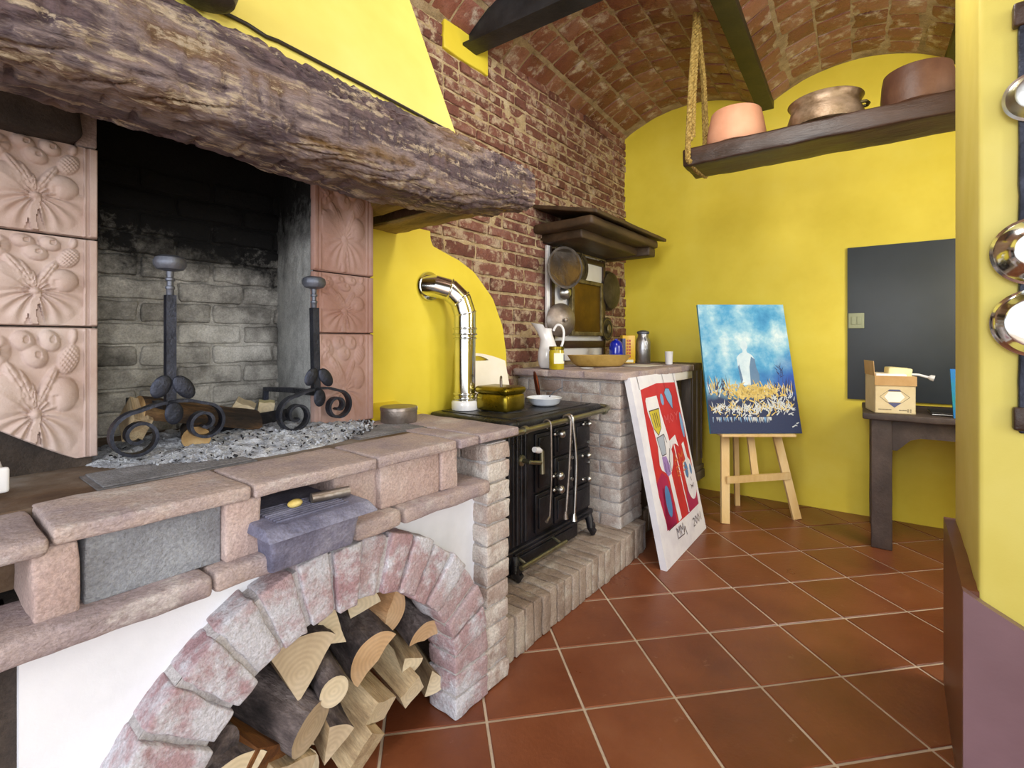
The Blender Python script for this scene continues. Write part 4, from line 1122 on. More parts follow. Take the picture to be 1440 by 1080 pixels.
for x_ in (s0b, s1b):
    zt_ = 1.135 if x_ == s0b else 1.09
    mb.quad(bmap(x_, .8665, 0), bmap(x_, zt_, 0), bmap(x_, zt_, .012), bmap(x_, .8665, .012))
mb.quad(bmap(s0b, .8665, 0), bmap(s1b, .8665, 0), bmap(s1b, .8665, .012), bmap(s0b, .8665, .012))
tag(mb.build('serving_board', 'cream_board', frame='A', base=c), 'cream board with a cut-out handle leaning on the wall behind the range', 'board')

# ------------------------------------------------------------------ brick counter
ct = thing('brick_counter', 'whitewashed brick counter with a tiled top in the corner', 'counter', 'A', (3.0, 1.5, 0))
mb = MB(); z = .155; k = 0
while z < .985:
    h = min(.074, .987 - z)
    n_ = 1.205 if k % 2 else 1.205
    segs = [(1.205, 1.45), (1.46, 1.70), (1.71, 1.92)] if k % 2 else [(1.205, 1.33), (1.34, 1.58), (1.59, 1.83), (1.84, 1.92)]
    for q, (a, b) in enumerate(segs):
        s_a = 2.49 + R(-.003, .003); s_b = 2.78 if q == 0 else 2.60
        mb.rb(s_a, s_b + R(-.008, .006), a + R(-.003, .003), b, z + .003, z + h - .004, r=.006, amp=.004, fr=26, div=.03, tint=R(0, 1), seed=R(0, 99))
    z += h; k += 1
mb.box(2.497, 2.77, 1.213, 1.91, .15, .987, m=1)
mb.build('pier', ['brick_pale', 'mortar_grey'], ct)
mb = MB(); mb.box(2.77, 3.60, 1.27, 1.91, .142, .987)
mb.rb(2.79, 3.17, 1.25, 1.275, .16, .93, r=.004); mb.rb(3.19, 3.59, 1.25, 1.275, .16, .93, r=.004)
mb.build('cupboard_front', 'cupboard_wood', ct)
for a, b in ((2.83, 3.13), (3.23, 3.55)):
    mb = MB(); mb.rb(a, b, 1.240, 1.252, .22, .86, r=.005); mb.build('door', 'cupboard_wood', ct)
mb = MB(); mb.rb(2.79, 3.605, 1.175, 1.27, .932, .988, r=.006); mb.build('edge_board', 'white', ct)
mb = MB(); s_ = 2.425
while s_ < 3.6:
    e = min(s_ + .235, 3.615)
    for (a, b) in ((1.165, 1.40), (1.407, 1.64), (1.647, 1.91)):
        mb.rb(s_, e - .006, a, b, .988, 1.030 + R(-.002, .002), r=.008, amp=.003, fr=12, div=.06, tint=R(0, 1), seed=R(0, 99))
    s_ = e
mb.box(2.435, 3.60, 1.18, 1.91, .988, 1.024)
mb.build('countertop', 'slab', ct)
mb = MB(); mb.rb(3.62, 3.88, 1.19, 1.96, .15, 1.035, r=.008); mb.rb(3.61, 3.90, 1.175, 1.98, .15, .22, r=.01); mb.rb(3.615, 3.895, 1.18, 1.2, .22, .26, r=.01)
for s_ in (3.64, 3.74, 3.84): mb.rb(s_, s_ + .025, 1.182, 1.2, .3, .98, r=.006)
tag(mb.build('wooden_post_cupboard', 'cupboard_wood', frame='A', base=(3.75, 1.5, .15)), 'weathered narrow wooden cupboard end between the counter and the yellow wall', 'cupboard')

# ------------------------------------------------------------------ things on the counter
ZC = 1.0315
def w(s, n, z): return (s, n, z)
# white jug
c = (2.563, 1.735, ZC)
t = thing('jug', 'white curved pitcher with a high lip on the counter by the brick wall', 'jug', 'A', c)
mb = MB()
ys = [0, .004, .02, .06, .10, .14, .18, .22, .25, .27]
rr_ = [.045, .050, .058, .066, .064, .054, .043, .040, .042, .046]
dirx = Vector((-math.cos(AA - .9), math.sin(AA - .9)))     # spout towards the picture's left
sp = Vector((-.62, .785)).normalized()
def jf(p):
    q = max(0, p.z - .17) / .10
    a = p.x * sp.x + p.y * sp.y
    return (p.x + sp.x * .022 * q + sp.x * max(0, a) * .9 * q, p.y + sp.y * .022 * q + sp.y * max(0, a) * .9 * q, p.z + max(0, a) * .35 * q - .02 * q * (a < 0))
mb.lathe(list(zip(rr_, ys)) + [(.041, .268), (.036, .24), (.036, .2), (.0, .19)], c, 36, f=jf); mb.build('jug_body', 'enamel_white', t)
mb = MB(); hx = Vector((.62, -.785, 0)).normalized(); cc = Vector(c)
mb.tube(smooth([cc + hx * .034 + Vector((0, 0, .235)), cc + hx * .055 + Vector((0, 0, .27)), cc + hx * .085 + Vector((0, 0, .265)), cc + hx * .10 + Vector((0, 0, .22)), cc + hx * .09 + Vector((0, 0, .15)), cc + hx * .062 + Vector((0, 0, .10))]), .008, 12); mb.build('handle', 'enamel_white', t)
# oil jar
c = (2.485, 1.62, ZC)
t = thing('jar', 'glass jar of yellow oil with a blue and white label on the counter corner', 'jar', 'A', c)
mb = MB(); mb.lathe([(0, 0), (.042, 0), (.046, .005), (.046, .105), (.042, .115), (.042, .12)], c, 32); mb.build('jar_body', 'olive_oil', t)
mb = MB(); mb.lathe([(.043, .118), (.045, .12), (.045, .136), (.042, .138), (0, .138)], c, 32); mb.build('lid', 'brass', t)
mb = MB()
for (a0, a1, z0, z1, m_) in ((-2.9, .6, .035, .098, 0), (-1.45, -.5, .05, .09, 1)):
    P = [[(c[0] + (.0465 + .0005 * m_) * math.cos(a0 + (a1 - a0) * k / 12), c[1] + (.0465 + .0005 * m_) * math.sin(a0 + (a1 - a0) * k / 12), ZC + z) for z in (z0, z1)] for k in range(13)]
    mb.grid(P, m_)
mb.build('label', ['label_white', 'label_blue'], t)
# wooden dough bowl
c = Vector((2.905, 1.56, ZC))
FRb = Matrix.Rotation(-AA, 4, 'Z')
mb = MB(); P = []
for i in range(41):
    row = []
    for j in range(25):
        pass
def bowl(m, outer):
    P = []
    for i in range(13):
        q = i / 12.; row = []
        for k in range(49):
            a = 2 * PI * k / 48
            ex = .8
            x = (.21 - outer * 0) * (.55 + .45 * q ** .6) * math.copysign(abs(math.cos(a)) ** ex, math.cos(a)) * (1 if q else 0.0001)
            y = .085 * (.45 + .55 * q ** .6) * math.sin(a) * (1 if q else .0001)
            z = .0 + .078 * q ** 1.3
            if outer: x *= .94; y *= .90; z = .012 + .066 * q ** 1.3
            p = FRb @ Vector((x, y, z)); row.append(tuple(p + c))
        P.append(row)
    return mb.grid(P)
Vo = bowl(0, 0); Vi = bowl(0, 1)
for k in range(48): mb.face([Vo[12][k], Vo[12][k + 1], Vi[12][k + 1], Vi[12][k]])
bmesh.ops.remove_doubles(mb.bm, verts=mb.bm.verts, dist=1e-5)
tag(mb.build('wooden_bowl', 'wood_bowl', frame='A', base=tuple(c)), 'long oval wooden trough bowl lying on the counter', 'bowl')
# blue pot
c = (3.30, 1.63, ZC)
mb = MB(); mb.lathe([(0, 0), (.040, 0), (.046, .01), (.050, .06), (.050, .12), (.044, .155), (.030, .172), (.012, .178), (.012, .186), (0, .188)], c, 32)
tag(mb.build('blue_pot', 'cobalt', frame='A', base=c), 'glossy cobalt blue lidded pot behind the wooden trough bowl', 'pot')
# yellow tin
c = (3.52, 1.64, ZC)
FR['TIN'] = FR['A'] @ Matrix.Translation(c) @ Matrix.Rotation(-AA + .12, 4, 'Z')
t = thing('food_tin', 'yellow packet with red lettering and navy side between the blue pot and milk can', 'packet', 'TIN', (0, 0, 0))
mb = MB(); mb.rb(-.052, .048, -.03, .03, 0, .215, r=.003); mb.build('packet', 'tin_yellow', t)
mb = MB(); mb.box(-.0535, -.030, -.032, .02, .06, .19); mb.build('side_panel', 'box_navy', t)
mb = MB()
for (x0, z0, z1) in ((-.018, .05, .18), ):
    for k in range(6):
        zz = .045 + k * .024
        mb.box(-.02, .012, -.0315, -.030, zz, zz + .016); 
        mb.box(-.012, -.004, -.0318, -.0314, zz + .004, zz + .012, m=1)
    mb.box(-.028, .032, -.0315, -.030, .008, .028, m=2)
mb.build('lettering', ['tin_red', 'tin_yellow', 'label_white'], t)
# milk can
c = (3.60, 1.55, ZC)
t = thing('milk_can', 'small dented aluminium milk can on the counter near the yellow wall', 'milk can', 'A', c)
mb = MB(); mb.lathe([(0, 0), (.050, 0), (.054, .006), (.055, .16), (.050, .185), (.040, .20), (.038, .225)], c, 32); mb.build('can_body', 'aluminium', t)
mb = MB(); mb.lathe([(.037, .222), (.046, .228), (.047, .24), (.040, .246), (.020, .254), (0, .256)], c, 32); mb.build('lid', 'iron_knob', t)
mb = MB(); mb.tube([(c[0] - .04, c[1] - .03, ZC + .20), (c[0] - .06, c[1] - .05, ZC + .16), (c[0] - .055, c[1] - .045, ZC + .11)], .003, 8); mb.build('handle', 'iron_knob', t)
c = (3.50, 1.31, ZC)
mb = MB(); mb.lathe([(0, 0), (.022, 0), (.025, .003), (.029, .092), (.030, .094), (.028, .095), (.024, .01), (0, .008)], c, 28)
tag(mb.build('cup', 'enamel_white', frame='A', base=c), 'small plain white cup alone at the right end of the counter', 'cup')
c = (3.2, 1.36, ZC)
mb = MB(); mb.box(3.08, 3.36, 1.30, 1.48, ZC, ZC + .002, X=None)
tag(mb.build('paper_sheet', 'paper', frame='A', base=c), 'flat pale sheet of paper on the counter in front of the milk can', 'paper')
c = (2.62, 1.49, ZC)
mb = MB(); mb.lathe([(0, 0), (.03, 0), (.042, .006), (.040, .008), (.028, .003), (0, .003)], c, 28)
tag(mb.build('saucer', 'enamel_white', frame='A', base=c), 'tiny white saucer near the front edge of the counter below the trough bowl', 'saucer')

# ------------------------------------------------------------------ wooden canopy shelf on the brick wall
sh = thing('canopy_shelf', 'dark wooden cornice shelf on the brick wall above the hanging pans', 'shelf', 'A', (3.18, 1.7, 1.9))
mb = MB(); mb.rb(2.665, 3.72, 1.475, 1.93, 1.925, 1.985, r=.02, amp=.004, fr=9, div=.06); mb.build('board', 'old_wood', sh)
mb = MB()
def slope(p): return (p.x, p.y, p.z + (p.y - 1.44) * .22)
mb.rb(2.655, 3.80, 1.44, 1.93, 1.985, 2.012, r=.008, amp=.003, fr=9, div=.06, f=slope); mb.build('top_board', 'old_wood', sh)
mb = MB(); mb.rb(2.75, 3.72, 1.60, 1.93, 1.87, 1.93, r=.012, amp=.003, fr=9, div=.08)
mb.rb(3.60, 3.72, 1.50, 1.93, 1.86, 1.93, r=.012); mb.build('moulding', 'old_wood', sh)
# rack with pans
rk = thing('pan_rack', 'white and dark framed rack board on the brick wall under the cornice shelf', 'rack', 'A', (3.2, 1.9, 1.08))
mb = MB(); mb.rb(2.775, 3.60, 1.885, 1.905, 1.06, 1.86, r=.003); mb.build('back_board', 'enamel_white', rk)
mb = MB()
for a, b, c_, d in ((2.81, 2.855, 1.06, 1.86), (3.56, 3.60, 1.06, 1.86), (2.81, 3.60, 1.80, 1.84), (2.86, 3.6, 1.15, 1.205), (2.86, 3.6, 1.36, 1.39)): mb.rb(a, b, 1.872, 1.89, c_, d, r=.004)
mb.build('frame', 'shelf_wood', rk)
mb = MB(); mb.tube([(2.82, 1.84, 1.845), (3.52, 1.84, 1.845)], .006, 10)
for s_ in (2.84, 2.93, 3.14, 3.35, 3.5): mb.tube([(s_, 1.84, 1.85), (s_, 1.825, 1.845), (s_, 1.822, 1.825), (s_, 1.835, 1.815)], .003, 6)
mb.tube([(2.82, 1.84, 1.845), (2.82, 1.90, 1.845)], .005, 8); mb.tube([(3.52, 1.84, 1.845), (3.52, 1.90, 1.845)], .005, 8)
mb.build('hook_rail', 'bronze', rk)
Xt = Matrix.Rotation(-.42, 4, 'Z') @ Matrix.Rotation(PI / 2, 4, 'X')
Xw = Matrix.Rotation(PI / 2, 4, 'X')       # lathe axis -> out of the wall (towards the room)
HG = 'utensils hung on the rack'
def hung(name, cat, label, s, z, n, prof, mats, extra=None, seg=40, X=Xw):
    mb = MB(); mb.lathe(prof, (s, n, z), seg, X=X)
    if extra: extra(mb)
    return tag(mb.build(name, mats, frame='A', base=(s, n, z)), label, cat, HG)
def ex1(mb):
    mb.lathe([(.128, .050), (.112, .046), (0, .046)], (2.845, 1.815, 1.70), 40, X=Xt, m=1)
    mb.tube([(2.85, 1.835, 1.855), (2.845, 1.805, 1.80)], .008, 8)
hung('skillet', 'pan', 'large dark skillet with ochre brown inside, at the top left of the rack', 2.845, 1.70, 1.815, [(0, 0), (.10, 0), (.118, .006), (.140, .048), (.143, .050), (.128, .050)], ['dark_pan', 'ochre_metal'], ex1, X=Xt)
def ex2(mb):
    mb.lathe([(.088, .014), (.088, .016), (.076, .016), (.076, .014)], (3.143, 1.85, 1.745), 40, X=Xw, closed=True)
    mb.prism([(3.143, 1.81), (3.185, 1.745), (3.143, 1.68), (3.101, 1.745)], 1.834, 1.829, lambda x, y, d: (x, d, y), m=1)
    mb.tube([(3.143, 1.835, 1.83), (3.143, 1.825, 1.855)], .004, 8)
hung('embossed_plate', 'plate', 'round bronze plate with a raised diamond, beside the ochre skillet', 3.143, 1.745, 1.85, [(0, 0), (.10, 0), (.112, .008), (.112, .014), (.098, .012), (0, .014)], ['dark_pan', 'bronze'], ex2)
def ex3(mb): mb.tube([(2.945, 1.85, 1.60), (2.945, 1.86, 1.82), (2.945, 1.845, 1.842)], .004, 8)
hung('ladle', 'ladle', 'small shiny steel ladle hanging left of the framed tray', 2.945, 1.545, 1.865, [(0, .06), (.025, .055), (.045, .035), (.052, .01), (.053, .006), (.050, .006), (.04, .03), (0, .05)][::-1], 'steel_soft', ex3)
def ex4(mb): mb.lathe([(.012, 0), (.008, .02), (.014, .026), (0, .032)], (2.835, 1.785, 1.345), 14, X=Xt)
hung('domed_cover', 'cover', 'grey domed cover below the ochre skillet, behind the white jug', 2.85, 1.345, 1.825, [(.115, 0), (.118, .006), (.110, .014), (.08, .032), (.04, .043), (0, .047)], 'pewter', ex4, X=Xt)
t = thing('framed_tray', 'rectangular olive brown tray with raised paler rim in the middle of the rack', 'tray', 'A', (3.255, 1.84, 1.24))
t['group'] = HG
mb = MB(); mb.rb(3.035, 3.475, 1.845, 1.868, 1.25, 1.65, r=.006); mb.build('tray_base', 'ochre_metal', t)
mb = MB()
for a, b, c_, d in ((3.02, 3.055, 1.24, 1.66), (3.455, 3.49, 1.24, 1.66), (3.05, 3.46, 1.24, 1.272), (3.05, 3.46, 1.628, 1.66)): mb.rb(a, b, 1.832, 1.87, c_, d, r=.008)
mb.build('rim', 'bronze', t)
hung('round_pan', 'pan', "big dull brown round pan right of the rack, next to the yellow wall", 3.70, 1.62, 1.90, [(0, .045), (.12, .045), (.15, .035), (.165, 0), (.168, 0), (.168, .004)][::-1], 'dark_pan')
def ex5(mb): mb.sphere((3.60, 1.84, 1.30), .03, sc_=(1, .3, 1.3), m=1); mb.lathe([(.075, .014), (.075, .018), (.085, .018), (.085, .014)], (3.60, 1.868, 1.30), 36, X=Xw, closed=True, m=1)
hung('small_plate', 'plate', 'small round embossed plate to the lower right of the framed tray', 3.60, 1.30, 1.868, [(0, 0), (.085, 0), (.095, .008), (.095, .014), (.08, .012), (0, .014)], ['dark_pan', 'bronze'], ex5)

# ------------------------------------------------------------------ red painting leaning on the counter
rp_ = thing('red_canvas', 'tall red canvas with white fork and face shapes leaning on the brick counter', 'painting', 'A', (2.87, .95, 0))
P0 = Vector((2.50, .945, .002)); PX = Vector((.735, .022, 0)); WX = PX.length; PXn = PX.normalized()
PYv = Vector((0, .205, .985)); HY = 1.02; PYn = PYv.normalized(); PN = PXn.cross(PYn)     # out of the canvas, to the room
if PN.y > 0: PN = -PN
def pm(x, y, d=0):     # x,y 0..1 on the canvas, d metres out
    return P0 + PXn * (x * WX) + PYn * (y * HY) + PN * (.0 + d)
mb = MB()
mb.prism([(0, 0), (1, 0), (1, 1), (0, 1)], -.035, 0, lambda x, y, d: pm(x, y, d)); mb.build('canvas', 'p_white', rp_)
mb = MB()
PM = ['p_red', 'p_white', 'p_blue', 'p_blue2', 'p_magenta', 'p_yellow', 'p_purple', 'p_grey', 'p_line', 'p_orange', 'p_pinkline']
def lay(pts, k, m): mb.face([mb.v(pm(x, y, .0006 + k * .0005)) for x, y in pts], m)
def stroke(pts, wd, k, m):
    for (a, b), (c_, d) in zip(pts, pts[1:]):
        dx, dy = (c_ - a) * WX, (d - b) * HY; L = math.hypot(dx, dy) or 1; px, py = -dy / L * wd / 2 / WX, dx / L * wd / 2 / HY
        ex, ey = dx / L * wd * .3 / WX, dy / L * wd * .3 / HY
        lay([(a + px - ex, b + py - ey), (a - px - ex, b - py - ey), (c_ - px + ex, d - py + ey), (c_ + px + ex, d + py + ey)], k, m)
def oval(cx, cy, rx, ry, n=28, a0=0): return [(cx + rx * math.cos(a0 + 2 * PI * k / n), cy + ry * math.sin(a0 + 2 * PI * k / n)) for k in range(n)]
# coordinates on the canvas, left to right and bottom to top
lay([(.16, .17), (.20, .162), (.62, .16), (.93, .165), (.955, .30), (.96, .60), (.95, .93), (.5, .945), (.15, .925), (.12, .6), (.11, .35)], 0, 0)
lay([(.16, .17), (.34, .17), (.34, .42), (.25, .46), (.11, .42)], 1, 4)
lay([(.14, .17), (.36, .165), (.36, .36), (.20, .38)], 1, 4)
lay([(.62, .16), (.93, .165), (.945, .30), (.72, .30)], 1, 4)
# cutlery-like figure at the left
lay([(.20, .86), (.22, .875), (.45, .875), (.47, .78), (.50, .70), (.53, .62), (.55, .52), (.52, .47), (.45, .43), (.37, .43), (.26, .47), (.235, .50), (.27, .60), (.25, .70), (.20, .80)], 2, 1)
lay([(.37, .44), (.44, .44), (.475, .17), (.40, .165)], 2, 1)
lay([(.23, .80), (.44, .80), (.41, .69), (.33, .655), (.26, .70)], 3, 5)
for x_ in (.29, .33, .37): stroke([(x_, .78), (x_ + .02, .70)], .008, 4, 8)
stroke([(.23, .80), (.44, .80)], .006, 4, 8); stroke([(.23, .80), (.26, .70), (.33, .655), (.41, .69), (.44, .80)], .005, 4, 8)
lay([(.28, .645), (.43, .65), (.41, .54), (.32, .54)], 3, 7); stroke([(.28, .645), (.43, .65), (.41, .54), (.32, .54), (.28, .645)], .005, 4, 8)
lay([(.31, .535), (.40, .53), (.44, .47), (.43, .425), (.36, .42), (.31, .46)], 3, 6)
for x_ in (.34, .40, .45): stroke([(x_, .50), (x_ + .005, .44)], .005, 4, 8)
stroke([(.44, .65), (.47, .60)], .006, 4, 8); stroke([(.44, .49), (.50, .56)], .006, 4, 8)
# blue leaves
lay([(.63, .88), (.68, .905), (.76, .90), (.80, .85), (.76, .77), (.72, .80), (.67, .83)], 2, 2); stroke([(.63, .88), (.68, .905), (.76, .90), (.80, .85), (.76, .77), (.67, .83), (.63, .88)], .004, 3, 8)
lay(oval(.555, .845, .035, .035), 2, 2)
lay(oval(.91, .66, .035, .08), 2, 2)
lay(oval(.275, .30, .055, .085), 2, 3)
# centre tool and strings
lay([(.52, .60), (.69, .62), (.72, .545), (.66, .57), (.60, .575), (.56, .555), (.52, .545)], 2, 1)
stroke([(.62, .57), (.63, .44), (.64, .30), (.66, .17)], .014, 2, 1); stroke([(.57, .55), (.57, .44)], .006, 2, 0)
stroke([(.53, .56), (.45, .46)], .01, 2, 1)
# face at the right
lay([(.80, .55), (.86, .56), (.88, .46), (.92, .44), (.955, .38), (.955, .30)] + [(.85 + .115 * math.cos(a), .315 + .105 * math.sin(a)) for a in [-.1 - k * .25 for k in range(12)]] + [(.72, .40), (.74, .44), (.82, .455)], 2, 1)
lay(oval(.79, .395, .035, .045), 3, 3); lay(oval(.90, .385, .024, .032), 3, 3)
stroke(oval(.79, .395, .037, .047) , .004, 4, 8)
stroke([(.82, .30), (.85, .285), (.88, .285), (.90, .30)], .006, 3, 8); stroke([(.86, .34), (.865, .32)], .006, 3, 8)
for x_ in (.83, .855, .88): stroke([(x_, .295), (x_, .275)], .004, 4, 8)
# scribbled letters
def letters(txt, x, y, h, wd, m, adv):
    G = {'A': [[(0, 0), (.5, 1), (1, 0)], [(.2, .4), (.8, .4)]], 'M': [[(0, 0), (0, 1), (.5, .4), (1, 1), (1, 0)]], 'O': [[(.5, 0), (1, .5), (.5, 1), (0, .5), (.5, 0)]],
         'E': [[(1, 0), (0, 0), (0, 1), (1, 1)], [(0, .5), (.7, .5)]], 'L': [[(0, 1), (0, 0), (1, 0)]], 'V': [[(0, 1), (.5, 0), (1, 1)]], 'R': [[(0, 0), (0, 1), (1, .8), (0, .5), (1, 0)]],
         '2': [[(0, .8), (.5, 1), (1, .75), (0, 0), (1, 0)]], '0': [[(.5, 0), (1, .5), (.5, 1), (0, .5), (.5, 0)]], '1': [[(.5, 0), (.5, 1)]], '7': [[(0, 1), (1, 1), (.4, 0)]], 'U': [[(0, 1), (.2, 0), (.8, 0), (1, 1)]], 'Y': [[(0, 1), (.5, .5), (1, 1)], [(.5, .5), (.4, 0)]]}
    for ch in txt:
        for s_ in G.get(ch, []): stroke([(x + a * adv * .7, y + b * h) for a, b in s_], wd, 5, m)
        x += adv
letters('MOY', .53, .70, .05, .005, 10, .12); letters('AM', .55, .46, .05, .006, 9, .13); letters('E', .57, .39, .05, .006, 9, .12); letters('E', .72, .40, .05, .006, 9, .1)
stroke([(.17, .165), (.34, .17)], .005, 4, 8)
letters('MM', .32, .095, .05, .005, 8, .085); stroke([(.32, .09), (.46, .085), (.50, .12), (.52, .07)], .005, 4, 8)
letters('2001', .70, .075, .045, .005, 8, .062)
stroke([(.12, 1.0), (.13, .93)], .005, 4, 8); stroke([(.66, .995), (.67, .90)], .004, 4, 8); stroke([(.93, .99), (.94, .93)], .005, 4, 8)
mb.build('painted_image', PM, rp_, flat=True, norm=False)

# ------------------------------------------------------------------ easel and blue painting
ez = thing('easel', 'light wooden three-legged easel standing by the yellow wall', 'easel', 'C', (1.66, 3.32, 0))
def stick(name, a, b, w_, d_, up=(0, 1, 0)):
    mb = MB(); mb.bar([a, b], w_, d_, up=up); mb.build(name, 'easel_wood', ez, flat=True)
stick('leg', (1.405, 3.225, 0), (1.53, 3.53, 1.40), .054, .022)
stick('leg', (1.925, 3.305, 0), (1.70, 3.545, 1.40), .054, .022)
stick('rear_leg', (1.648, 3.58, 0), (1.62, 3.585, 1.30), .034, .022)
stick('mast', (1.655, 3.325, .26), (1.615, 3.545, 1.42), .045, .02)
stick('crossbar', (1.43, 3.262, .275), (1.89, 3.330, .285), .045, .018, up=(0, 1, .1))
mb = MB(); mb.rb(1.385, 1.875, 3.225, 3.31, .568, .586, r=.003); mb.build('ledge', 'easel_wood', ez)
# canvas
B0 = Vector((1.3186, 3.245, .588)); BX = Vector((.612, .01, 0)); BY = Vector((-.004, .225, .872))
bw, bh = BX.length, BY.length; bxn, byn = BX.normalized(), BY.normalized(); bn = bxn.cross(byn)
if bn.y > 0: bn = -bn
# local frame: x across, z up, -y out
FR['P'] = Matrix(((bxn.x, -bn.x, byn.x, B0.x), (bxn.y, -bn.y, byn.y, B0.y), (bxn.z, -bn.z, byn.z, B0.z), (0, 0, 0, 1)))
bp = thing('blue_canvas', 'blue canvas of a pale seated figure among golden reeds, on the wooden easel', 'painting', 'P', (0, 0, 0))
mb = MB(); mb.box(0, bw, 0, .02, 0, bh, m=1)
mb.quad((0, -.0006, 0), (bw, -.0006, 0), (bw, -.0006, bh), (0, -.0006, bh)); mb.build('canvas', ['blue_sky_paint', 'g_canvas_side'], bp)
mb = MB()
def lay2(pts, k, m): mb.face([mb.v((x * bw, -.001 - k * .0004, y * bh)) for x, y in pts], m)
fx = .485
lay2([(fx - .085, .36), (fx - .10, .50), (fx - .105, .57), (fx - .07, .60), (fx - .03, .615), (fx - .028, .635), (fx - .045, .655), (fx - .045, .685), (fx - .02, .705), (fx + .015, .705), (fx + .035, .685), (fx + .035, .655), (fx + .018, .635), (fx + .02, .615), (fx + .07, .595), (fx + .10, .56), (fx + .105, .50), (fx + .13, .44), (fx + .12, .36)], 0, 0)
lay2([(fx + .02, .36), (fx + .03, .50), (fx + .06, .58), (fx + .10, .56), (fx + .105, .50), (fx + .13, .44), (fx + .12, .36)], 1, 1)
lay2([(fx - .085, .36), (fx - .10, .50), (fx - .085, .52), (fx - .06, .40)], 1, 1)
rnd = random.Random(3)
def blade(x, y, ln, an, wd, k, m):
    dx, dy = math.cos(an) * ln, math.sin(an) * ln * bw / bh; px, py = -math.sin(an) * wd / 2, math.cos(an) * wd / 2
    lay2([(x - px, y - py), (x + px, y + py), (x + dx * .6 + px * .7, y + dy * .6 + py * .7), (x + dx, y + dy), (x + dx * .6 - px * .7, y + dy * .6 - py * .7)], k, m)
for k in range(170):
    x = rnd.uniform(.02, .98); y = .27 + .07 * rnd.random(); m = rnd.choice([2, 2, 3, 4, 4])
    if x + .2 > 1: pass
    ln = rnd.uniform(.04, .16 if abs(x - .5) > .2 else .09); an = PI / 2 + rnd.uniform(-.5, .5)
    if x + math.cos(an) * ln > .99 or x + math.cos(an) * ln < .01: continue
    blade(x, y, ln, an, .012, 2 + k % 4, m)
for k in range(330):
    x = rnd.gauss(.53, .14); y = rnd.gauss(.305, .028)
    if not .05 < x < .9: continue
    blade(x, y, rnd.uniform(.03, .08), rnd.uniform(0, 2 * PI), .013, 3 + k % 6, 2)
for k in range(260):
    x = rnd.uniform(.03, .95); y = rnd.gauss(.175, .022) + .02 * (x > .7); an = rnd.uniform(.6, 2.5) if k % 3 else rnd.uniform(0, 6.28)
    ln = rnd.uniform(.03, .09)
    if x + math.cos(an) * ln > .99: continue
    blade(x, y, ln, an, .010, 3 + k % 6, rnd.choice([2, 3, 3]))
for k in range(40):
    x = rnd.uniform(.7, .96); y = rnd.uniform(.13, .27); an = rnd.uniform(.3, 2.8); ln = rnd.uniform(.03, .08)
    if x + math.cos(an) * ln > .99: continue
    blade(x, y, ln, an, .010, 5, 3)
for k in range(60): blade(rnd.uniform(.03, .7), .12, rnd.uniform(.03, .07), -PI / 2 + rnd.uniform(-.15, .15), .011, 3, rnd.choice([3, 5]))
for x in (.24, .86, .90, .82): blade(x, .30, .22 if x < .5 else .20, PI / 2 + rnd.uniform(-.12, .12), .008, 2, 4)
for k in range(14): blade(.85 + rnd.uniform(-.03, .03), .42 + k * .006, .06, rnd.uniform(.4, 2.7), .006, 2, 4)
for a, b, c_, d in ((.90, .045, .95, .07), (.93, .06, .96, .05), (.95, .07, .985, .085)): blade(a, b, math.hypot(c_ - a, d - b), math.atan2(d - b, c_ - a), .010, 6, 3)
mb.build('painted_figure', ['g_figure', 'g_figdark', 'g_gold', 'g_pale', 'g_navy', 'p_blue'], bp, flat=True, norm=False)

# ------------------------------------------------------------------ black board, switch
mb = MB(); mb.rb(1.633, 2.75, -.018, -.001, .80, 1.85, r=.002)
tag(mb.build('blackboard', 'black_board', frame='B', base=(2.2, -.01, .8)), 'large plain blackboard fixed on the yellow back wall above the table', 'blackboard')
t = thing('light_switch', 'small greenish switch plate set at the left edge of the blackboard', 'switch', 'B', (1.69, -.02, 1.34))
mb = MB(); mb.rb(1.638, 1.728, -.028, -.018, 1.29, 1.395, r=.003); mb.build('plate', 'switch', t)
for x in (1.655, 1.687): mb = MB(); mb.rb(x, x + .026, -.032, -.027, 1.315, 1.370, r=.002); mb.build('rocker', 'switch', t)

# ------------------------------------------------------------------ table
tb = thing('table', 'old dark wooden table with worn top under the blackboard', 'table', 'B', (2.3, -.35, 0))
mb = MB(); mb.rb(1.715, 2.98, -.655, -.045, .750, .785, r=.006, amp=.003, fr=9, div=.05); mb.build('tabletop', 'table_wood', tb)
for x in (1.755, 2.84):
    for y in (-.615, -.16):
        mb = MB(); mb.rb(x, x + .098, y, y + .09, 0, .750, r=.006, amp=.002, fr=9, div=.08); mb.build('leg', 'table_wood', tb)
mb = MB()
poly = [(1.85, .75), (2.845, .75), (2.845, .655), (1.98, .655), (1.935, .64), (1.875, .575), (1.852, .575)]
mb.prism(poly, -.60, -.57, lambda x, y, d: (x, d, y)); mb.build('apron', 'table_wood', tb)
mb = MB(); mb.rb(1.77, 1.80, -.53, -.16, .655, .75, r=.004); mb.build('side_apron', 'table_wood', tb)
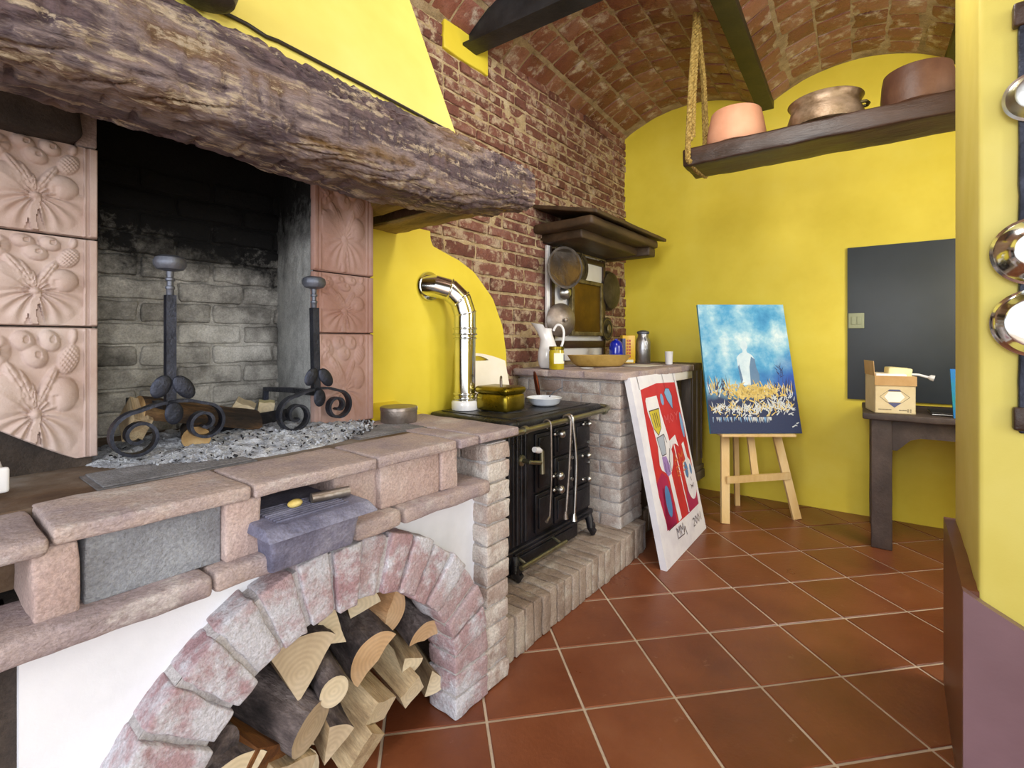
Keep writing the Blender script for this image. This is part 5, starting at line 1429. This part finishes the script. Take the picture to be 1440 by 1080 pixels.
# cardboard box
bx0 = FR['B'] @ Vector((1.845, -.485, .7855))
FR['K'] = Matrix.Translation(bx0) @ Matrix.Rotation(-.42, 4, 'Z')
bx = thing('cardboard_box', 'open cardboard box with a printed diamond mark on the table corner', 'box', 'K', (0, 0, 0))
mb = MB()
W2, D2, HH = .095, .11, .215
for a, b, c_, d in ((-W2, W2, -D2, -D2 + .004), (-W2, W2, D2 - .004, D2), (-W2, -W2 + .004, -D2, D2), (W2 - .004, W2, -D2, D2)): mb.box(a, b, c_, d, 0, HH, m=0)
mb.box(-W2, W2, -D2, D2, 0, .004); mb.build('carton', 'cardboard_pale', bx)
mb = MB(); mb.box(-W2 - .002, W2 + .004, -D2 - .006, -D2 - .001, HH - .055, HH); mb.build('flap', 'cardboard', bx)
mb = MB(); mb.box(-.003, .0, -D2, D2, 0, .085, X=Matrix.Translation((-W2, 0, HH)) @ Matrix.Rotation(-.06, 4, 'Y')); mb.build('flap', 'cardboard', bx)
mb = MB()
def fq(pts, m, k=0): mb.face([mb.v((x, -D2 - .0008 - k * .0004, z)) for x, z in pts], m)
def ln(a, b, wd, m):
    dx, dz = b[0] - a[0], b[1] - a[1]; L = math.hypot(dx, dz); px, pz = -dz / L * wd / 2, dx / L * wd / 2
    fq([(a[0] + px, a[1] + pz), (a[0] - px, a[1] - pz), (b[0] - px, b[1] - pz), (b[0] + px, b[1] + pz)], m, 1)
hx_ = [(-.072, .095), (-.036, .128), (.03, .128), (.068, .095), (.03, .062), (-.036, .062)]
for a, b in zip(hx_, hx_[1:] + hx_[:1]): ln(a, b, .0018, 1)
fq([(-.036, .062), (.03, .062), (-.003, .034)], 0); fq([(-.036, .128), (.03, .128), (.02, .138), (-.026, .138)], 0); fq([(-.03, .125), (.025, .125), (.045, .095), (.02, .066), (-.03, .066), (-.05, .095)], 2)
for x in range(9): ln((-.078 + x * .007, .022), (-.074 + x * .007, .022), .006, 1)
for x in range(6): ln((.018 + x * .006, .020), (.022 + x * .006, .020), .005, 1)
for x, z in ((.056, .024), (.068, .024), (.056, .014), (.068, .014)): ln((x, z), (x + .007, z), .006, 1)
mb.build('printed_mark', ['print_blue', 'print_dark', 'paper'], bx, flat=True, norm=False)
mb = MB(); mb.rb(-.04, .075, -.07, .03, HH - .01, HH + .048, r=.01, amp=.003, fr=30, div=.03, X=Matrix.Translation((0, 0, 0)) @ Matrix.Rotation(.08, 4, 'Y'))
tag(mb.build('cloth_bundle', 'cream', frame='K', base=(0, 0, HH)), 'folded cream cloth bundle on top of the cardboard box', 'cloth')
mb = MB(); mb.rb(-.088, .06, -.095, .09, HH - .06, HH + .012, r=.008)
tag(mb.build('paper_stack', 'paper', frame='K', base=(0, 0, HH - .05)), 'white paper stack filling the open cardboard box', 'paper')
mb = MB(); mb.tube([(.03, -.05, HH + .012), (.12, -.07, HH + .008), (.165, -.08, HH - .006)], [.006, .007, .007], 12); mb.tube([(.16, -.08, HH - .005), (.17, -.08, HH - .006), (.185, -.083, HH - .010)], [.008, .016, .018], 12)
tag(mb.build('plastic_tube', 'enamel_white', frame='K', base=(.1, -.06, HH)), 'white tube with a flared end sticking out of the cardboard box', 'tube')
t = thing('laptop', 'closed dark laptop lying flat on the table right of the box', 'laptop', 'B', (2.17, -.44, .7855))
mb = MB(); mb.rb(2.03, 2.33, -.56, -.35, .7865, .795, r=.003); mb.build('base', 'steel_soft', t)
mb = MB(); mb.rb(2.03, 2.33, -.558, -.35, .7955, .803, r=.003); mb.build('lid', 'dark_plastic', t)
mb = MB(); mb.box(2.113, 2.45, -.632, -.615, .7865, 1.05, f=lambda p: (p.x - (p.z - .7865) * .05, p.y + (p.z - .7865) * .05, p.z))
tag(mb.build('blue_canvas_board', 'teal_blue', frame='B', base=(2.28, -.62, .7865)), 'blue and turquoise canvas standing on the table, showing only its edge beside the right wall', 'painting')

# ------------------------------------------------------------------ hanging shelf, rope, pots
HZ = .75
t0h = FR['B'].inverted() @ Vector((.949, 2.728, 0))
hx0, hy0 = t0h.x, t0h.y
ZT = 2.272; ZB = 2.175; DP = .275; LN = 1.5
hs = thing('hanging_shelf', 'thick dark plank shelf hung on ropes below the vaulted ceiling', 'shelf', 'B', (hx0 + LN / 2, hy0 + DP / 2, ZB))
mb = MB(); mb.rb(hx0, hx0 + LN, hy0, hy0 + DP, ZB, ZT, r=.012, amp=.005, fr=7, div=.04); mb.build('plank', 'shelf_wood', hs)
def rope(pts, r=.015, name='rope'):
    pts = [Vector(p) for p in pts]
    # resample
    L = [0]
    for a, b in zip(pts, pts[1:]): L.append(L[-1] + (b - a).length)
    n = int(L[-1] / .006); path = []
    for i in range(n + 1):
        d = L[-1] * i / n; k = max(j for j in range(len(L)) if L[j] <= d + 1e-9); k = min(k, len(pts) - 2)
        path.append(pts[k].lerp(pts[k + 1], (d - L[k]) / max(1e-9, L[k + 1] - L[k])))
    for s_ in range(3):
        q = []
        for i, p in enumerate(path):
            t = (path[min(i + 1, n)] - path[max(i - 1, 0)]).normalized(); a = Vector((1, .3, .1)); x = (a - t * a.dot(t)).normalized(); y = t.cross(x)
            ph = i * .006 / .060 * 2 * PI + s_ * 2 * PI / 3
            q.append(p + x * r * .52 * math.cos(ph) + y * r * .52 * math.sin(ph))
        mb.tube(q, r * .58, 6)
x1 = hx0 + .035; top = (x1 + .012, hy0 + DP / 2 - .02, 3.13)
mb = MB()
rope([top, (x1 + .006, hy0 + .02, 2.6), (x1, hy0 - .014, 2.27), (x1, hy0 - .016, 2.20), (x1 + .012, hy0 + .05, 2.182), (x1 + .01, hy0 + .15, 2.180), (x1 + .02, hy0 + DP + .016, 2.19), (x1 + .02, hy0 + DP + .016, 2.27), (x1 + .02, hy0 + DP - .03, 2.7), top])
rope([(top[0] + .014, top[1], top[2]), (x1 + .018, hy0 + .05, 2.6), (x1 + .02, hy0 + .02, 2.40), (x1 + .022, hy0 + .01, 2.33)], .012)
rope([(top[0] - .01, top[1], top[2]), (x1 + .03, hy0 + DP - .06, 2.75), (x1 + .035, hy0 + DP - .01, 2.42)], .011)
mb.sphere((x1 + .014, hy0 - .006, 2.315), .013); mb.lathe([(.03, 0), (.032, .02), (.02, .04)], (top[0], top[1], top[2] - .03), 16)
tag(mb.build('rope', 'rope', frame='B', base=top), 'braided yellowish rope looped under the left end of the hanging plank', 'rope', 'ropes holding the hanging shelf')
mb = MB(); x2 = hx0 + LN - .06; top2 = (x2, hy0 + DP / 2, 3.12)
rope([top2, (x2, hy0 - .014, 2.27), (x2, hy0 - .016, 2.20), (x2, hy0 + .05, 2.182), (x2, hy0 + .2, 2.180), (x2, hy0 + DP + .016, 2.19), (x2, hy0 + DP + .016, 2.27), top2])
tag(mb.build('rope', 'rope', frame='B', base=top2), 'rope at the right end of the hanging plank, behind the projecting wall', 'rope', 'ropes holding the hanging shelf')
def onshelf(u, yy):        # point on the shelf line seen at column u
    x = (u - 720) / 688.
    # B frame: X=1.014+.817t+.577y ; Y=4.366-.577t+.817y
    return (x * (4.366 + .817 * yy) - 1.014 - .577 * yy) / (.817 + .577 * x)
def wp(t_, y): return (FR['B'] @ Vector((t_, y, 0))).y
yy = hy0 + .16
ta = onshelf(1035, yy); c = (ta, yy, ZT + .003)
mb = MB(); mb.lathe([(0, 0), (.120, 0), (.142, .006), (.152, .03), (.150, .07), (.138, .14), (.128, .185), (.124, .19), (.120, .186), (.13, .13), (.14, .05), (.12, .01), (0, .008)], c, 48)
tag(mb.build('terracotta_pot', 'pot_terracotta', frame='B', base=c), 'plain orange terracotta pot at the left end of the hanging plank', 'pot')
ta = onshelf(1160, yy); c = (ta, yy, ZT + .003)
t = thing('copper_pan', 'wide battered copper and tin pot in the middle of the hanging plank', 'pot', 'B', c)
mb = MB(); mb.lathe([(0, 0), (.145, 0), (.160, .006), (.165, .05), (.155, .08), (.15, .105), (.160, .128), (.165, .133), (.160, .136), (.145, .11), (.15, .06), (.15, .01), (0, .008)], c, 48); mb.build('pot_body', 'old_copper', t)
mb = MB(); mb.tube([Vector(c) + Vector((.150 * math.cos(a), .150 * math.sin(a), .075)) * 1.0 + Vector((.05 * math.cos(a - 0) * q2, .05 * math.sin(a) * q2, 0)) for a, q2 in ((-.35, .1), (-.28, .5), (-.1, .6), (.03, .5), (.08, .1))], .008, 10); mb.build('handle', 'bronze', t)
yy = hy0 + .15; ta = onshelf(1290, yy); c = (ta, yy, ZT + .003)
mb = MB(); mb.lathe([(0, 0), (.128, 0), (.134, .006), (.137, .06), (.132, .13), (.126, .165), (.121, .168), (.118, .165), (.125, .1), (.125, .01), (0, .008)], c, 48)
tag(mb.build('brown_pot', 'brown_pot', frame='B', base=c), 'tall dark brown pot at the right end of the hanging plank', 'pot')

# ------------------------------------------------------------------ pans on the right-hand wall
rl = thing('iron_rail', 'long dark iron rail on the yellow wall at the right edge', 'rail', 'A', (1.655, -.245, 1.0))
mb = MB(); mb.rb(1.640, 1.656, -.275, -.222, .985, 1.985, r=.004, amp=.002, fr=20, div=.03); mb.build('strip', 'iron', rl)
for z_ in (.99, 1.94): mb = MB(); mb.rb(1.632, 1.658, -.285, -.212, z_, z_ + .055, r=.006); mb.build('end_block', 'shelf_wood', rl)
for z_ in (1.86, 1.50, 1.33): mb = MB(); mb.tube([(1.642, -.248, z_), (1.615, -.248, z_), (1.608, -.248, z_ + .012)], .004, 8); mb.build('hook', 'iron', rl)
PG = 'steel pans on the right-hand rail'
def wallpan(label, n, z, r, r2, dep, ax, ay, mats, hl):
    # bottom faces the room; axis tilted a little
    c = (1.636, n, z)
    t = thing('steel_pan', label, 'pan', 'A', c, PG)
    X = Matrix.Rotation(-PI / 2 + ax, 4, 'Y') @ Matrix.Rotation(ay, 4, 'X')
    mb = MB(); mb.lathe([(r + .004, 0), (r + .006, .003), (r, .006), (r * .94, dep * .35), (r2 + (r - r2) * .4, dep * .8), (r2 + .004, dep), (r2, dep + .002), (r2 * .6, dep + .0015), (0, dep)], c, 48, X=X)
    mb.build('bowl', mats, t, ang=30)
    mb = MB(); mb.bar([(1.628, n - .002, z + r * .9), (1.626, n - .002, z + r + .03), (1.616, n - .002, z + hl)], .014, .004, up=(1, 0, 0)); mb.build('handle', 'steel_soft', t)
wallpan('small golden steel pan, uppermost on the rail at the right edge', -.250, 1.767, .052, .036, .034, 0, 0, 'steel_soft', .10)
wallpan('shallow steel pan with a round bright bottom, middle one on the rail', -.250, 1.409, .073, .040, .042, 0, 0, 'chrome', .10)
wallpan('deeper steel pan with a wide bright bottom, lowest on the rail', -.250, 1.243, .073, .054, .036, .0, 0, 'chrome', .095)

# ------------------------------------------------------------------ light
wd = bpy.data.worlds.new('World'); sc.world = wd; wd.use_nodes = True
nt = wd.node_tree; bg = nt.nodes['Background']; bg.inputs[0].default_value = (.92, .96, 1, 1); bg.inputs[1].default_value = 1.1
def area(name, loc, tgt, sx, sy, pw, col=(1, 1, 1)):
    l = bpy.data.lights.new(name, 'AREA'); l.shape = 'RECTANGLE'; l.size = sx; l.size_y = sy; l.energy = pw; l.color = col
    o = bpy.data.objects.new(name, l); COL.objects.link(o); o.location = loc
    o.rotation_euler = (Vector(tgt) - Vector(loc)).to_track_quat('-Z', 'Y').to_euler()
    return o
area('assumed_rear_light', (3.0, -3.6, 2.1), (1.0, 3.0, 1.2), 1.6, 1.8, 105, (1, .98, .95))  # assumed area light behind the view on the right
area('assumed_rear_light', (-2.2, -3.2, 2.0), (.8, 2.6, 1.1), 1.4, 1.8, 70, (.95, .97, 1))  # added area light at rear left, its source assumed from the shadows, not built
wl_ = FR['B'] @ Vector((3.02, -1.5, 1.7)); wt_ = FR['B'] @ Vector((1.0, -.9, 1.2))
area('far_fill_light', wl_, wt_, 1.0, 1.3, 34, (1, .98, .93))  # added fill that brightens the far end, hidden behind the projecting right wall
pl = bpy.data.lights.new('overhead_fill_light', 'POINT'); pl.energy = 34; pl.shadow_soft_size = .16; pl.color = (1, .96, .9)  # added point fill above the view to lift the dark room, not a fitting
po = bpy.data.objects.new('overhead_fill_light', pl); COL.objects.link(po); po.location = (.75, 1.55, 2.75)

# ------------------------------------------------------------------ camera
cam = bpy.data.cameras.new('Camera'); cam.sensor_width = 36; cam.lens = 688 / 1440 * 36; cam.shift_y = -60 / 1440; cam.clip_start = .02
co = bpy.data.objects.new('Camera', cam); COL.objects.link(co); co.location = (0, 0, 1.2); co.rotation_euler = (PI / 2, 0, 0)
sc.camera = co
sc.view_settings.view_transform = 'Standard'; sc.view_settings.look = 'None'; sc.view_settings.gamma = 1; sc.view_settings.use_curve_mapping = False
sc.view_settings.exposure = .62
